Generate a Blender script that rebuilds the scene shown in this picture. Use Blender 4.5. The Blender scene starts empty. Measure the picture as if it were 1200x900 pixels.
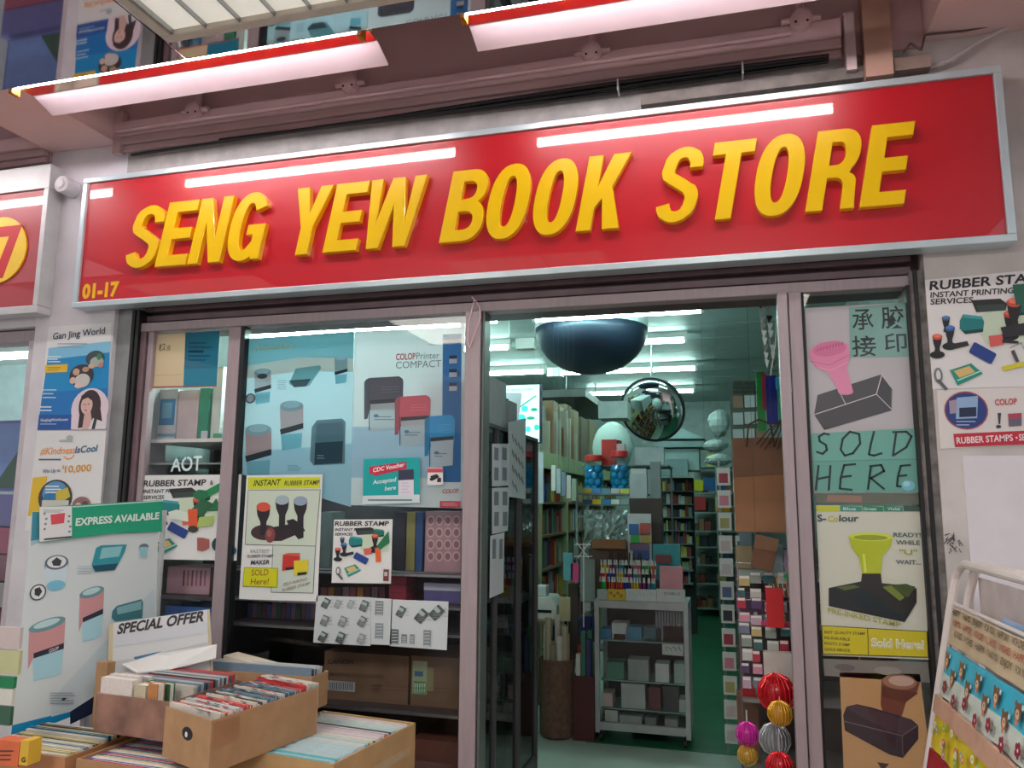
import bpy, bmesh, math, random
from mathutils import Vector, Matrix
random.seed(7)
S = bpy.context.scene
COL = S.collection
sin, cos, pi = math.sin, math.cos, math.pi

# ---------------------------------------------------------------- camera
CAM = Vector((0.0, -3.6, 1.6))
FPX, PITCH, YAW, ROLL = 915.65, 0.149284, 0.269591, 0.0078284
_f = Vector((-sin(YAW)*cos(PITCH), cos(YAW)*cos(PITCH), sin(PITCH)))
_r = Vector((cos(YAW), sin(YAW), 0)); _u = _r.cross(_f)
RT = cos(ROLL)*_r + sin(ROLL)*_u; UP = -sin(ROLL)*_r + cos(ROLL)*_u
cd = bpy.data.cameras.new('camera'); cam = bpy.data.objects.new('camera', cd); COL.objects.link(cam)
cd.sensor_width = 36; cd.lens = 36*FPX/1200; cd.clip_start = .05; cd.clip_end = 100
cam.matrix_world = Matrix(((RT.x, UP.x, -_f.x, CAM.x), (RT.y, UP.y, -_f.y, CAM.y), (RT.z, UP.z, -_f.z, CAM.z), (0, 0, 0, 1)))
S.camera = cam

# ---------------------------------------------------------------- light, world, exposure
S.view_settings.view_transform = 'Standard'; S.view_settings.look = 'None'
S.view_settings.gamma = 1; S.view_settings.exposure = 0.42
try: S.view_settings.use_curve_mapping = False
except Exception: pass
S.cycles.use_denoising = True
S.cycles.max_bounces = 8; S.cycles.diffuse_bounces = 4; S.cycles.glossy_bounces = 5
S.cycles.transparent_max_bounces = 16; S.cycles.caustics_reflective = False; S.cycles.caustics_refractive = False
S.cycles.sample_clamp_indirect = 6
w = bpy.data.worlds.new('daylight'); S.world = w; w.use_nodes = True
w.node_tree.nodes['Background'].inputs[0].default_value = (.93, .95, 1, 1)
w.node_tree.nodes['Background'].inputs[1].default_value = .7
TUBE_OUT, TUBE_IN = 36.0, 38.0
def area(name, loc, sx, sy, power, col, rot=(0, 0, 0)):
    l = bpy.data.lights.new(name, 'AREA'); l.shape = 'RECTANGLE'; l.size = sx; l.size_y = sy; l.energy = power; l.color = col
    o = bpy.data.objects.new(name, l); COL.objects.link(o); o.location = loc; o.rotation_euler = rot; return o
# daylight falling into the walkway from its open side behind the viewer
#area('walkway_daylight', (-1.0, -6.5, 2.0), 9, 2.2, 150, (1, .96, .98), (math.radians(88), 0, 0))

# ---------------------------------------------------------------- pixel -> point on a plane
def ray(x, y): return _f*FPX + RT*(x-600) - UP*(y-450)
def at(x, y, Y=0.0):
    d = ray(x, y); return CAM + d*((Y-CAM.y)/d.y)
def atz(x, y, Z):
    d = ray(x, y); return CAM + d*((Z-CAM.z)/d.z)
def atx(x, y, X):
    d = ray(x, y); return CAM + d*((X-CAM.x)/d.x)

# ---------------------------------------------------------------- materials
def lin(c):
    c = c/255.0
    return c/12.92 if c <= .04045 else ((c+.055)/1.055)**2.4
def L3(c): return (lin(c[0]), lin(c[1]), lin(c[2]), 1)
MC = {}
def mat(name, rgb, rough=.6, metal=0, spec=.5, coat=0, noise=.08, scale=9, bump=0, stretch=None, emit=0, col2=None, coatr=.03):
    if name in MC: return MC[name]
    m = bpy.data.materials.new(name); m.use_nodes = True; nt = m.node_tree; b = nt.nodes['Principled BSDF']
    b.inputs['Roughness'].default_value = rough; b.inputs['Metallic'].default_value = metal
    b.inputs['Specular IOR Level'].default_value = spec; b.inputs['Coat Weight'].default_value = coat; b.inputs['Coat Roughness'].default_value = coatr
    c = L3(rgb)
    if noise or bump:
        tc = nt.nodes.new('ShaderNodeTexCoord'); mp = nt.nodes.new('ShaderNodeMapping'); nz = nt.nodes.new('ShaderNodeTexNoise')
        nz.inputs['Scale'].default_value = scale; nz.inputs['Detail'].default_value = 5
        if stretch: mp.inputs['Scale'].default_value = stretch
        nt.links.new(tc.outputs['Object'], mp.inputs[0]); nt.links.new(mp.outputs[0], nz.inputs['Vector'])
        rp = nt.nodes.new('ShaderNodeValToRGB'); rp.color_ramp.elements[0].position = .3; rp.color_ramp.elements[1].position = .7
        if col2: lo, hi = L3(col2), c
        else: lo = tuple(v*(1-noise*1.6) for v in c[:3])+(1,); hi = tuple(min(1, v*(1+noise)) for v in c[:3])+(1,)
        rp.color_ramp.elements[0].color = lo; rp.color_ramp.elements[1].color = hi
        nt.links.new(nz.outputs['Fac'], rp.inputs[0]); nt.links.new(rp.outputs[0], b.inputs['Base Color'])
        if bump:
            bp = nt.nodes.new('ShaderNodeBump'); bp.inputs['Strength'].default_value = bump; bp.inputs['Distance'].default_value = .01
            nt.links.new(nz.outputs['Fac'], bp.inputs['Height']); nt.links.new(bp.outputs[0], b.inputs['Normal'])
    else: b.inputs['Base Color'].default_value = c
    if emit:
        b.inputs['Emission Color'].default_value = c; b.inputs['Emission Strength'].default_value = emit
    MC[name] = m; return m
def ink(c, rough=.5, coat=0):
    return mat('ink_%d_%d_%d_%d' % (tuple(c)+(int(rough*10+coat*100),)), c, rough, coat=coat, noise=0)
def thin_ink(c, rough=.5):                       # ink on paper thin enough to glow a little when lit from behind
    n = 'thin_ink_%d_%d_%d' % tuple(c)
    if n in MC: return MC[n]
    m = mat(n, c, rough, noise=0); nt = m.node_tree; out = nt.nodes['Material Output']; b = nt.nodes['Principled BSDF']
    t = nt.nodes.new('ShaderNodeBsdfTranslucent'); t.inputs[0].default_value = L3(c); mx = nt.nodes.new('ShaderNodeMixShader'); mx.inputs[0].default_value = .5
    nt.links.new(b.outputs[0], mx.inputs[1]); nt.links.new(t.outputs[0], mx.inputs[2]); nt.links.new(mx.outputs[0], out.inputs[0]); return m
def glass(name, tint=(255, 255, 255), rough=.02, power=.35, ior=1.45):
    if name in MC: return MC[name]
    m = bpy.data.materials.new(name); m.use_nodes = True; nt = m.node_tree; nt.nodes.clear()
    o = nt.nodes.new('ShaderNodeOutputMaterial'); mx = nt.nodes.new('ShaderNodeMixShader'); t = nt.nodes.new('ShaderNodeBsdfTransparent')
    g = nt.nodes.new('ShaderNodeBsdfGlossy'); g.inputs['Roughness'].default_value = rough
    fr = nt.nodes.new('ShaderNodeFresnel'); fr.inputs['IOR'].default_value = ior
    t.inputs[0].default_value = L3(tint)
    ge = nt.nodes.new('ShaderNodeNewGeometry'); mm = nt.nodes.new('ShaderNodeMath'); mm.operation = 'SUBTRACT'; mm.use_clamp = True     # the front face reflects, the back face only lets through
    nt.links.new(fr.outputs[0], mm.inputs[0]); nt.links.new(ge.outputs['Backfacing'], mm.inputs[1]); nt.links.new(mm.outputs[0], mx.inputs[0]); nt.links.new(t.outputs[0], mx.inputs[1]); nt.links.new(g.outputs[0], mx.inputs[2]); nt.links.new(mx.outputs[0], o.inputs[0])
    MC[name] = m; return m
PINK = mat('pink_paint', (222, 192, 190), .75, noise=.03, scale=3, bump=.08)
PINKD = mat('old_pink_paint', (206, 174, 174), .8, noise=.05, scale=3, bump=.12)
WHITEP = mat('white_wall_paint', (222, 218, 222), .7, noise=.06, scale=5, bump=.2)
GREYW = mat('grey_concrete', (178, 174, 170), .85, noise=.12, scale=12, bump=.3)
DIRTY = mat('dirty_white_paint', (208, 200, 196), .8, noise=.12, scale=4, bump=.4)
ALU = mat('aluminium', (205, 212, 216), .35, metal=.55, noise=.05, scale=20)
MAUVE = mat('mauve_frame', (168, 152, 156), .45, metal=.1, noise=.05, scale=8, stretch=(6, 6, .7))
MAUVED = mat('dark_mauve_frame', (120, 98, 104), .5, metal=.1, noise=.12, scale=8)
DARK = mat('dark_rubber', (30, 28, 32), .6, noise=.1)
BLACK = mat('black', (16, 16, 18), .5, noise=0)
BRONZE = mat('brown_metal', (96, 80, 80), .45, metal=.2, noise=.15, scale=12)
RED = mat('red_acrylic', (196, 8, 30), .35, coat=1.0, noise=0, coatr=.015)
YEL = mat('yellow_acrylic', (255, 208, 0), .3, coat=.6, noise=0)
MIRROR = mat('mirror_panel', (205, 196, 198), .03, metal=1, noise=0)
CARD = mat('cardboard', (178, 138, 100), .85, noise=.07, scale=14, bump=.1)
CARDO = mat('old_cardboard', (150, 112, 98), .85, noise=.25, scale=9, bump=.2)
PAPER = mat('white_paper', (232, 230, 228), .6, noise=.02)
WHITEM = mat('white_enamel', (228, 224, 222), .4, noise=.03)
KRAFT = mat('kraft_paper', (158, 112, 80), .8, noise=.06)
STEEL = mat('brushed_steel', (170, 172, 174), .3, metal=.9, noise=.08, scale=30)
GLASS = glass('clear_glass')
TUBEO = mat('lit_tube_white', (255, 246, 250), emit=TUBE_OUT, noise=0)
TUBEI = mat('lit_tube_cool', (205, 255, 244), emit=TUBE_IN, noise=0)

# ---------------------------------------------------------------- mesh helpers
WL = {}
class MB:
    def __init__(s): s.v = []; s.f = []; s.m = []
    def add(s, vs, fs, m=0):
        n = len(s.v); s.v += [tuple(v) for v in vs]
        for f in fs: s.f.append([i+n for i in f]); s.m.append(m)
        return s
    def box(s, x0, x1, y0, y1, z0, z1, m=0):
        if x0 > x1: x0, x1 = x1, x0
        if y0 > y1: y0, y1 = y1, y0
        if z0 > z1: z0, z1 = z1, z0
        return s.add([(x0,y0,z0),(x1,y0,z0),(x1,y1,z0),(x0,y1,z0),(x0,y0,z1),(x1,y0,z1),(x1,y1,z1),(x0,y1,z1)],
                     [(0,3,2,1),(4,5,6,7),(0,1,5,4),(1,2,6,5),(2,3,7,6),(3,0,4,7)], m)
    def obox(s, o, a, b, c, m=0):           # corner o and three edge vectors
        o, a, b, c = map(Vector, (o, a, b, c))
        p = [o, o+a, o+a+b, o+b, o+c, o+a+c, o+a+b+c, o+b+c]
        fs = [(0,3,2,1),(4,5,6,7),(0,1,5,4),(1,2,6,5),(2,3,7,6),(3,0,4,7)]
        if a.cross(b).dot(c) < 0: fs = [f[::-1] for f in fs]
        return s.add(p, fs, m)
    def prism(s, pts, d, m=0, mside=None):  # planar polygon of 3-D points pushed along d (front = pts side, away from d)
        pts = [Vector(p) for p in pts]; d = Vector(d); n = len(pts)
        nrm = Vector((0, 0, 0))
        for i in range(n):
            nrm += pts[i].cross(pts[(i+1) % n])
        if nrm.dot(d) > 0: pts.reverse()
        k = len(s.v); s.v += [tuple(p) for p in pts]+[tuple(p+d) for p in pts]
        s.f.append([k+i for i in range(n)]); s.m.append(m)
        s.f.append([k+n+i for i in range(n)][::-1]); s.m.append(m)
        for i in range(n):
            j = (i+1) % n; s.f.append([k+i, k+n+i, k+n+j, k+j]); s.m.append(m if mside is None else mside)
        return s
    def cyl(s, p0, p1, r0, r1=None, n=12, m=0, caps=True):
        p0, p1 = Vector(p0), Vector(p1); r1 = r0 if r1 is None else r1
        ax = (p1-p0).normalized(); t = Vector((0, 0, 1)) if abs(ax.z) < .9 else Vector((1, 0, 0))
        a = ax.cross(t).normalized(); b = ax.cross(a)
        vs = []
        for p, r in ((p0, r0), (p1, r1)):
            vs += [p+(a*cos(2*pi*i/n)+b*sin(2*pi*i/n))*r for i in range(n)]
        fs = [(i, (i+1) % n, n+(i+1) % n, n+i) for i in range(n)]
        if caps: fs += [tuple(range(n))[::-1], tuple(range(n, 2*n))]
        return s.add(vs, fs, m)
    def tube(s, pts, r, n=8, m=0):
        for a, b in zip(pts[:-1], pts[1:]): s.cyl(a, b, r, n=n, m=m)
        return s
    def lathe(s, c, prof, n=20, m=0, sx=1, sy=1):
        c = Vector(c); vs = []; fs = []
        for r, z in prof: vs += [c+Vector((r*cos(2*pi*i/n)*sx, r*sin(2*pi*i/n)*sy, z)) for i in range(n)]
        for k in range(len(prof)-1):
            for i in range(n): fs.append((k*n+i, k*n+(i+1) % n, (k+1)*n+(i+1) % n, (k+1)*n+i))
        fs.append(tuple(range(n))[::-1]); fs.append(tuple(range((len(prof)-1)*n, len(prof)*n)))
        return s.add(vs, fs, m)
    def ball(s, c, r, n=12, m=0, sz=1):
        h = max(4, n//2); return s.lathe(c, [(max(.0005, r*sin(pi*k/h)), -r*cos(pi*k/h)*sz) for k in range(h+1)], n, m)
    def build(s, name, mats, parent=None, bevel=0, smooth=False, origin=None, local=False, pieces=None):
        if not isinstance(mats, (list, tuple)): mats = [mats]
        if parent is None:
            if origin is None and not local:
                xs, ys, zs = zip(*s.v); origin = ((min(xs)+max(xs))/2, (min(ys)+max(ys))/2, min(zs))
            elif origin is None: origin = (0, 0, 0)
            org = Vector(origin)
        else: org = Vector((0, 0, 0)) if local else WL[parent.name]
        me = bpy.data.meshes.new(name)
        me.from_pydata([(v[0]-org.x, v[1]-org.y, v[2]-org.z) for v in s.v], [], s.f)
        for m in mats: me.materials.append(m)
        me.polygons.foreach_set('material_index', s.m)
        if smooth: me.polygons.foreach_set('use_smooth', [len(f) < 5 for f in s.f])
        me.update()
        o = bpy.data.objects.new(name, me); COL.objects.link(o)
        if parent is None: o.location = org
        else: o.parent = parent
        WL[o.name] = org
        if bevel:
            b = o.modifiers.new('bevel', 'BEVEL'); b.width = bevel; b.segments = 2; b.limit_method = 'ANGLE'
        return o
def tag(o, label=None, cat=None, group=None, kind=None):
    if label: o['label'] = label
    if cat: o['category'] = cat
    if group: o['group'] = group
    if kind: o['kind'] = kind
    return o
def node(name, loc, label, cat, group=None):
    o = bpy.data.objects.new(name, None); COL.objects.link(o); o.location = loc; o.empty_display_size = .05
    WL[o.name] = Vector(loc); return tag(o, label, cat, group)
def boxobj(name, x0, x1, y0, y1, z0, z1, m, parent=None, bevel=0, **k):
    return MB().box(x0, x1, y0, y1, z0, z1).build(name, m, parent, bevel, **k)
def struct(o): o['kind'] = 'structure'; return o
def sbox(name, x0, x1, y0, y1, z0, z1, m, bevel=0): return struct(boxobj(name, x0, x1, y0, y1, z0, z1, m, None, bevel))
def kids(o): return [c for c in KIDS.get(o.name, [])]
def copy_tree(o, loc, rz=None, label=None, group=None, par=None, scale=None):
    c = o.copy(); COL.objects.link(c); c.parent = par
    if par is None:
        c.location = loc
        if rz is not None: c.rotation_euler = (0, 0, rz)
        if scale: c.scale = scale
    if label: c['label'] = label
    if group: c['group'] = group
    for ch in [x for x in o.children]: copy_tree(ch, None, par=c)
    return c

# ---------------------------------------------------------------- lettering and flat print
_TX = {}
def text2d(body, off=0.0):
    k = (body, off)
    if k in _TX: return _TX[k]
    cu = bpy.data.curves.new('t', 'FONT'); cu.body = body; cu.offset = off; cu.resolution_u = 3
    o = bpy.data.objects.new('t', cu); COL.objects.link(o); bpy.context.view_layer.update()
    me = bpy.data.meshes.new_from_object(o.evaluated_get(bpy.context.evaluated_depsgraph_get()))
    vs = [(v.co.x, v.co.y) for v in me.vertices]; fs = [list(p.vertices) for p in me.polygons]
    bpy.data.objects.remove(o); bpy.data.curves.remove(cu); bpy.data.meshes.remove(me)
    if not vs: vs = [(0, 0), (1, 0), (1, 1)]; fs = [[0, 1, 2]]
    x0 = min(v[0] for v in vs); x1 = max(v[0] for v in vs); y0 = 0; y1 = max(v[1] for v in vs)
    _TX[k] = ([((x-x0)/(x1-x0), y/(y1 or 1)) for x, y in vs], fs); return _TX[k]
class Print:
    thin = False
    """flat print on a plane: O a point, U and V in-plane directions, N towards the reader; px() turns a picture point into (a, b)"""
    def __init__(s, O, U, V, step=.00012, start=.0012):
        s.O = Vector(O); s.U = Vector(U).normalized(); s.V = Vector(V).normalized(); s.N = s.U.cross(s.V).normalized()
        s.mb = MB(); s.cols = []; s.k = 0; s.step = step; s.start = start
    def px(s, x, y):
        d = ray(x, y); t = (s.O-CAM).dot(s.N)/d.dot(s.N); p = CAM+d*t-s.O; return (p.dot(s.U), p.dot(s.V))
    def P(s, a, b, lift=None): return s.O+s.U*a+s.V*b+s.N*(s.start+s.step*s.k if lift is None else lift)
    def ci(s, c):
        if c not in s.cols: s.cols.append(c)
        return s.cols.index(c)
    def poly(s, ab, c):
        n = len(ab); A = sum(ab[i][0]*ab[(i+1) % n][1]-ab[(i+1) % n][0]*ab[i][1] for i in range(n))
        if A < 0: ab = ab[::-1]
        s.k += 1; s.mb.add([s.P(a, b) for a, b in ab], [list(range(n))], s.ci(c)); return s
    def pp(s, pts, c): return s.poly([s.px(*p) for p in pts], c)
    def rect(s, x0, y0, x1, y1, c):          # picture-point corners, squared up in the plane
        a = s.px(x0, y0); b = s.px(x1, y1); return s.poly([(a[0], b[1]), (b[0], b[1]), (b[0], a[1]), (a[0], a[1])], c)
    def ell(s, x, y, rx, ry, c, n=24, rot=0, a0=0, a1=2*pi):
        o = s.px(x, y); e = s.px(x+rx, y); f = s.px(x, y-ry); ra = abs(e[0]-o[0]); rb = abs(f[1]-o[1])
        ts = [a0+(a1-a0)*i/n for i in range(n if a1-a0 > 6.28 else n+1)]
        return s.poly([(o[0]+ra*cos(t)*cos(rot)-rb*sin(t)*sin(rot), o[1]+ra*cos(t)*sin(rot)+rb*sin(t)*cos(rot)) for t in ts], c)
    def line(s, pts, wpx, c, ab=False):
        q = pts if ab else [s.px(*p) for p in pts]
        w = wpx if ab else abs(s.px(pts[0][0]+wpx, pts[0][1])[0]-s.px(*pts[0])[0])
        s.k += 1
        for (x0, y0), (x1, y1) in zip(q[:-1], q[1:]):
            dx, dy = x1-x0, y1-y0; l = math.hypot(dx, dy) or 1; nx, ny = -dy/l*w/2, dx/l*w/2; ex, ey = dx/l*w*.3, dy/l*w*.3
            s.mb.add([s.P(x0-nx-ex, y0-ny-ey), s.P(x1-nx+ex, y1-ny+ey), s.P(x1+nx+ex, y1+ny+ey), s.P(x0+nx-ex, y0+ny-ey)], [(0, 1, 2, 3)], s.ci(c))
        return s
    def text(s, body, p0, p1, hpx, c, bold=.015, shear=0):
        a0, b0 = s.px(*p0); a1, b1 = s.px(*p1); h = abs(s.px(p0[0], p0[1]-hpx)[1]-b0); w = a1-a0
        vs, fs = text2d(body, bold); s.k += 1
        s.mb.add([s.P(a0+x*w+y*h*shear, b0+(b1-b0)*x+y*h) for x, y in vs], fs, s.ci(c)); return s
    def micro(s, x0, y0, x1, y1, n, c, wpx=.7):  # rows too small to read
        for i in range(n):
            y = y0+(y1-y0)*i/max(1, n-1); s.line([(x0, y), (x0+(x1-x0)*random.uniform(.6, 1), y)], wpx, c)
        return s
    def build(s, parent, name='print', rough=.5, coat=0):
        if not s.mb.v: return None
        return s.mb.build(name, [(thin_ink(c) if s.thin else ink(c, rough, coat)) for c in s.cols], parent)
class Sheet(Print):
    """a sheet of paper or board lying on a plane with its print"""
    def __init__(s, name, label, corners, Y=0, th=.002, paper=(230, 230, 228), cat='poster', group=None, rough=.5, plane=None, coat=0, part='print'):
        if plane: super().__init__(*plane)
        else: super().__init__((0, Y, 0), (1, 0, 0), (0, 0, 1))
        s.thin = .06 < Y < .1; q = [s.px(*c) for c in corners]; base = [s.P(a, b, 0) for a, b in q]
        s.root = MB().prism(base, -s.N*th*-1 if False else s.N*-th).build(name, thin_ink(paper) if s.thin else ink(paper, rough, coat))
        tag(s.root, label, cat, group); s.rough = rough; s.coat = coat
    def done(s): s.build(s.root, rough=s.rough, coat=s.coat); return s.root
# ================================================================ SETTING
sbox('floor', -3.3, .95, .1, 9.1, -.1, 0, mat('pale_green_floor', (180, 198, 186), .35, noise=.1, scale=3))
sbox('floor', -.98, .95, 1.9, 9.0, .0005, .004, mat('green_painted_floor', (48, 118, 84), .3, noise=.14, scale=4))
sbox('floor', -16, 12, -16, .1, -.1, 0, mat('walkway_floor', (168, 160, 156), .5, noise=.1, scale=3))
INW = mat('inner_wall', (150, 160, 158), .7, noise=.08)
sbox('wall_left', -3.4, -3.3, .3, 9.1, 0, 3.2, INW)
sbox('wall_right', .95, 1.05, .3, 9.1, 0, 3.2, INW)
sbox('wall_back', -3.3, .95, 9.0, 9.1, 0, 3.2, INW)
c = struct(boxobj('ceiling', -3.4, 1.05, .3, 9.1, 3.2, 3.3, mat('shop_ceiling_board', (172, 186, 186), .55, noise=.04)))
for i in range(14):                                     # long boards with open joints between them
    boxobj('board', -3.3, .95, .35+i*.62, .35+i*.62+.605, 3.185, 3.2, mat('shop_ceiling_board', (0, 0, 0)), c)
# facade masonry
sbox('wall_opposite', -16, 12, -16.2, -16, 0, 3.4, mat('opposite_wall', (150, 146, 144), .8))
sbox('wall_front_left', -3.915, -3.355, 0, .3, 0, 4.3, WHITEP)
sbox('wall_front_top', -3.355, .84, .0, .3, 2.72, 4.3, GREYW)
rw = sbox('wall_front_right', .84, 2.6, 0, .3, 0, 4.3, DIRTY)
boxobj('repainted_patch', .93, 1.6, -.004, 0, .5, 1.80, mat('fresh_white_paint', (226, 220, 224), .6, noise=.03), rw)
sbox('wall_front_neighbour', -7, -3.915, 0, .1, 2.68, 3.62, GREYW)
# upper walls above the cable run, pink
sbox('wall_front_upper', -3.43, .9, -.012, 0, 3.62, 4.3, PINKD)
sbox('wall_front_upper_left', -7, -3.915, -.012, .3, 3.62, 4.3, PINKD)
# cross beams and soffit slab
sbox('trim_1', -3.915, -3.43, -9, 0, 3.68, 4.3, PINK, .004)
sbox('trim_2', .90, 1.75, -9, 0, 3.645, 4.3, PINK, .004)
sbox('ceiling_walkway', -7, 2.6, -9, .3, 4.3, 4.4, PINKD)
sbox('trim_3', 1.75, 2.6, -.6, 0, 3.2, 4.3, PINK)
# old moulding ledge below the upper wall
for a, b in ((-3.40, .56), (-7, -3.93)):
    o = MB(); o.box(a, b, -.06, -.012, 3.70, 3.79); o.box(a, b, -.045, -.012, 3.655, 3.70); o.box(a, b, -.03, -.012, 3.615, 3.652)
    struct(o.build('trim_4', PINKD, bevel=.006))
sbox('trim_5', -3.43, -3.37, -.05, -.012, 3.60, 3.86, PINKD, .004)
# shutter guides and jambs
o = MB(); o.box(-3.355, -3.19, .03, .3, 0, 2.72)
struct(o.build('trim_6', mat('galvanised', (158, 160, 160), .5, metal=.3, noise=.12, scale=7)))
for k, (a, b) in enumerate(((-3.235, -3.215), (-3.205, -3.185))):
    sbox('trim_7', a, b, .0, .1, 0, 2.66, BLACK)
o = MB(); o.box(.78, .84, .01, .25, 0, 2.6); struct(o.build('trim_8', mat('worn_grey_jamb', (128, 122, 118), .6, noise=.3, scale=20, bump=.3)))
sbox('trim_9', .795, .81, -.005, .02, 0, 2.6, BLACK)
# head rails of the shopfront
HB = mat('head_rail', (92, 72, 76), .5, noise=.15, scale=9)
sbox('trim_10', -3.19, .84, .10, .3, 2.55, 2.72, HB)
sbox('trim_11', -3.19, .80, .06, .12, 2.60, 2.635, MAUVED, .003)
sbox('trim_12', -3.19, .80, .045, .12, 2.655, 2.68, MAUVED, .003)
sbox('trim_13', -3.19, .80, .02, .10, 2.535, 2.585, MAUVE, .004)

# ---------------------------------------------------------------- shopfront: mullions, panes
def stile(n, x0, x1, y0, y1, z1, m=MAUVE, z0=0): return sbox('trim_%d' % n, x0, x1, y0, y1, z0, z1, m, .004)
stile(14, -3.185, -3.15, .02, .07, 2.54, MAUVED)
stile(15, -3.145, -3.11, .035, .08, 2.54)
stile(16, -2.62, -2.545, .035, .08, 2.54)
stile(17, -2.54, -2.515, .03, .085, 2.54, BLACK)
stile(18, -1.235, -1.155, -.01, .07, 2.535)
stile(19, -1.150, -1.137, .0, .10, 2.535, mat('green_edge', (92, 100, 98), .4))
stile(20, .235, .278, -.005, .07, 2.54)
stile(21, .283, .338, .01, .07, 2.54)
stile(22, .338, .350, .02, .07, 2.54, BLACK)
stile(23, .765, .79, .01, .07, 2.54, BLACK)
sbox('trim_24', -3.11, -1.235, .03, .08, 0, .28, MAUVED)
def pane(n, x0, x1, y, z0, z1, m=None):
    p = boxobj('window_%d' % n, x0, x1, y, y+.006, z0, z1, m or GLASS); return struct(p)
pane(1, -3.11, -2.62, .055, .28, 2.535)
pane(2, -2.515, -1.235, .055, .28, 2.535)
pane(3, .35, .765, .035, .02, 2.535)

# ---------------------------------------------------------------- upper wall details
def juncbox(x, z, lab, up=.5):
    t = node('junction_box', (x, -.06, z-.05), lab, 'junction box', 'round painted junction boxes on the ledge')
    b = MB(); b.cyl((x, -.06, z), (x, -.105, z), .05, .045, 16); cv = b.build('cover', PINKD, t, smooth=False)
    for s in (-1, 1):
        b = MB(); b.cyl((x+s*.045, -.075, z+.005), (x+s*.085, -.075, z+.005), .014, n=10); b.build('spout', PINKD, t)
    for s in (-1, 1): MB().cyl((x+s*.025, -.108, z-.02), (x+s*.025, -.100, z-.02), .006, n=8).build('screw', BLACK, cv)
    b = MB(); b.cyl((x, -.055, z+.04), (x, -.055, 4.3), .020, n=12)
    tag(b.build('conduit', PINKD), 'pink painted vertical conduit rising from the '+lab.split('junction')[0]+'junction box', 'conduit', 'vertical conduits on the upper wall')
juncbox(-2.852, 3.776, 'leftmost pink junction box above the letters SENG')
juncbox(-1.886, 3.800, 'second pink junction box from left above the word YEW')
juncbox(-.579, 3.782, 'third pink junction box from left above the K')
juncbox(.387, 3.791, 'rightmost pink junction box above the letter R')
b = MB(); b.cyl((-3.38, -.075, 3.72), (.34, -.075, 3.735), .011, n=8)
tag(b.build('conduit', PINKD), 'long thin pink conduit running along the moulding ledge', 'conduit')
# cables behind the sign top
b = MB(); xs = [-3.3+i*.2 for i in range(20)]
x0_ = 0
for k, r in enumerate((.008, .010, .010)):
    b.tube([(x, -.035-.012*k, 3.588+.010*k*min(1, max(0, (x+2.4)/1.2))+.008*sin(x*2.1+k)) for x in xs[k*3:]], r*(.55 if x0_ else 1), 6)
tag(b.build('cable_bundle', BLACK), 'black cable bundle lying along the wall above the red sign', 'cable')
for x in (-.46, .12): 
    tag(MB().box(x, x+.008, -.075, -.01, 3.57, 3.63).build('cable_tie', WHITEM), 'white cable tie round the black cables '+('above the word BOOK' if x < 0 else 'above the letter O of STORE'), 'cable tie')
tag(boxobj('cable_trunking', -.35, .64, -.05, -.005, 3.49, 3.545, mat('grey_trunking', (120, 112, 106), .6, noise=.2, scale=15)), 'dirty grey cable trunking just above the sign at right', 'trunking')
tag(boxobj('flat_strap', .645, .757, -.085, -.012, 3.47, 4.3, mat('tan_board', (190, 150, 132), .6, noise=.1, scale=5)), 'wide tan vertical trunking strip above the letter E', 'trunking')
b = MB(); b.box(.57, .612, -.075, -.012, 3.52, 3.80); 
tag(b.build('white_trunking', mat('pale_pink_trunk', (205, 180, 180), .5)), 'narrow pale pink vertical trunking left of the tan strip', 'trunking')
tag(boxobj('wooden_block', .762, .91, -.07, -.012, 3.49, 3.55, mat('old_wood', (150, 128, 116), .8, noise=.2)), 'short old wood block right of the tan strip', 'block')
b = MB(); b.tube([(.90, -.03, 3.50), (1.0, -.03, 3.53), (1.12, -.03, 3.60), (1.3, -.03, 3.68)], .008, 6)
tag(b.build('cable', DIRTY), 'white cable rising over the wall right of the sign', 'cable')
b = MB(); b.tube([(.80, -.09, 3.56), (.83, -.09, 3.60), (.87, -.09, 3.56), (.89, -.09, 3.63), (1.05, -.06, 3.64), (1.25, -.05, 3.66)], .005, 6)
tag(b.build('wire', mat('brown_wire', (90, 70, 66))), 'thin brown wires looping beside the right beam corner', 'cable')

# ---------------------------------------------------------------- fluorescent fittings of the walkway
def outfit(x0, x1, lab):
    t = node('light_fitting', ((x0+x1)/2, -.6, 3.60), lab, 'light fitting', 'wall-washing fluorescent fittings over the sign')
    b = MB(); b.box(x0, x1, -.86, -.66, 3.675, 3.76); b.build('housing', WHITEM, t, .004)
    # polished inner strip and white outer wing sloping to the wall side
    b = MB(); b.obox((x0, -.69, 3.662), (x1-x0, 0, 0), (0, .075, 0), (0, 0, .006)); b.build('polished_strip', mat('warm_mirror_strip', (240, 215, 190), .08, metal=1, noise=0), t)
    b = MB(); b.obox((x0+.0, -.617, 3.668), (x1-x0, 0, 0), (0, .137, -.05), (0, 0, .006)); b.build('wing', mat('pinkish_white_enamel', (214, 194, 200), .35, noise=.02), t)
    b = MB(); b.cyl((x0+.03, -.73, 3.652), (x1-.03, -.73, 3.652), .018, n=14); b.build('tube', TUBEO, t, smooth=True)
    for x in (x0+.005, x1-.03):
        b = MB(); b.box(x, x+.025, -.755, -.705, 3.60, 3.68); b.build('lamp_holder', mat('amber_plastic', (190, 120, 40)), t, .004)
    return t
outfit(-3.42, -1.475, 'fluorescent fitting over SENG YEW, the left of the two whole ones')
outfit(-1.035, .62, 'fluorescent fitting over BOOK STORE, at the top edge')
outfit(-5.6, -3.93, 'fluorescent fitting beyond the pink beam at far left')

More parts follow.
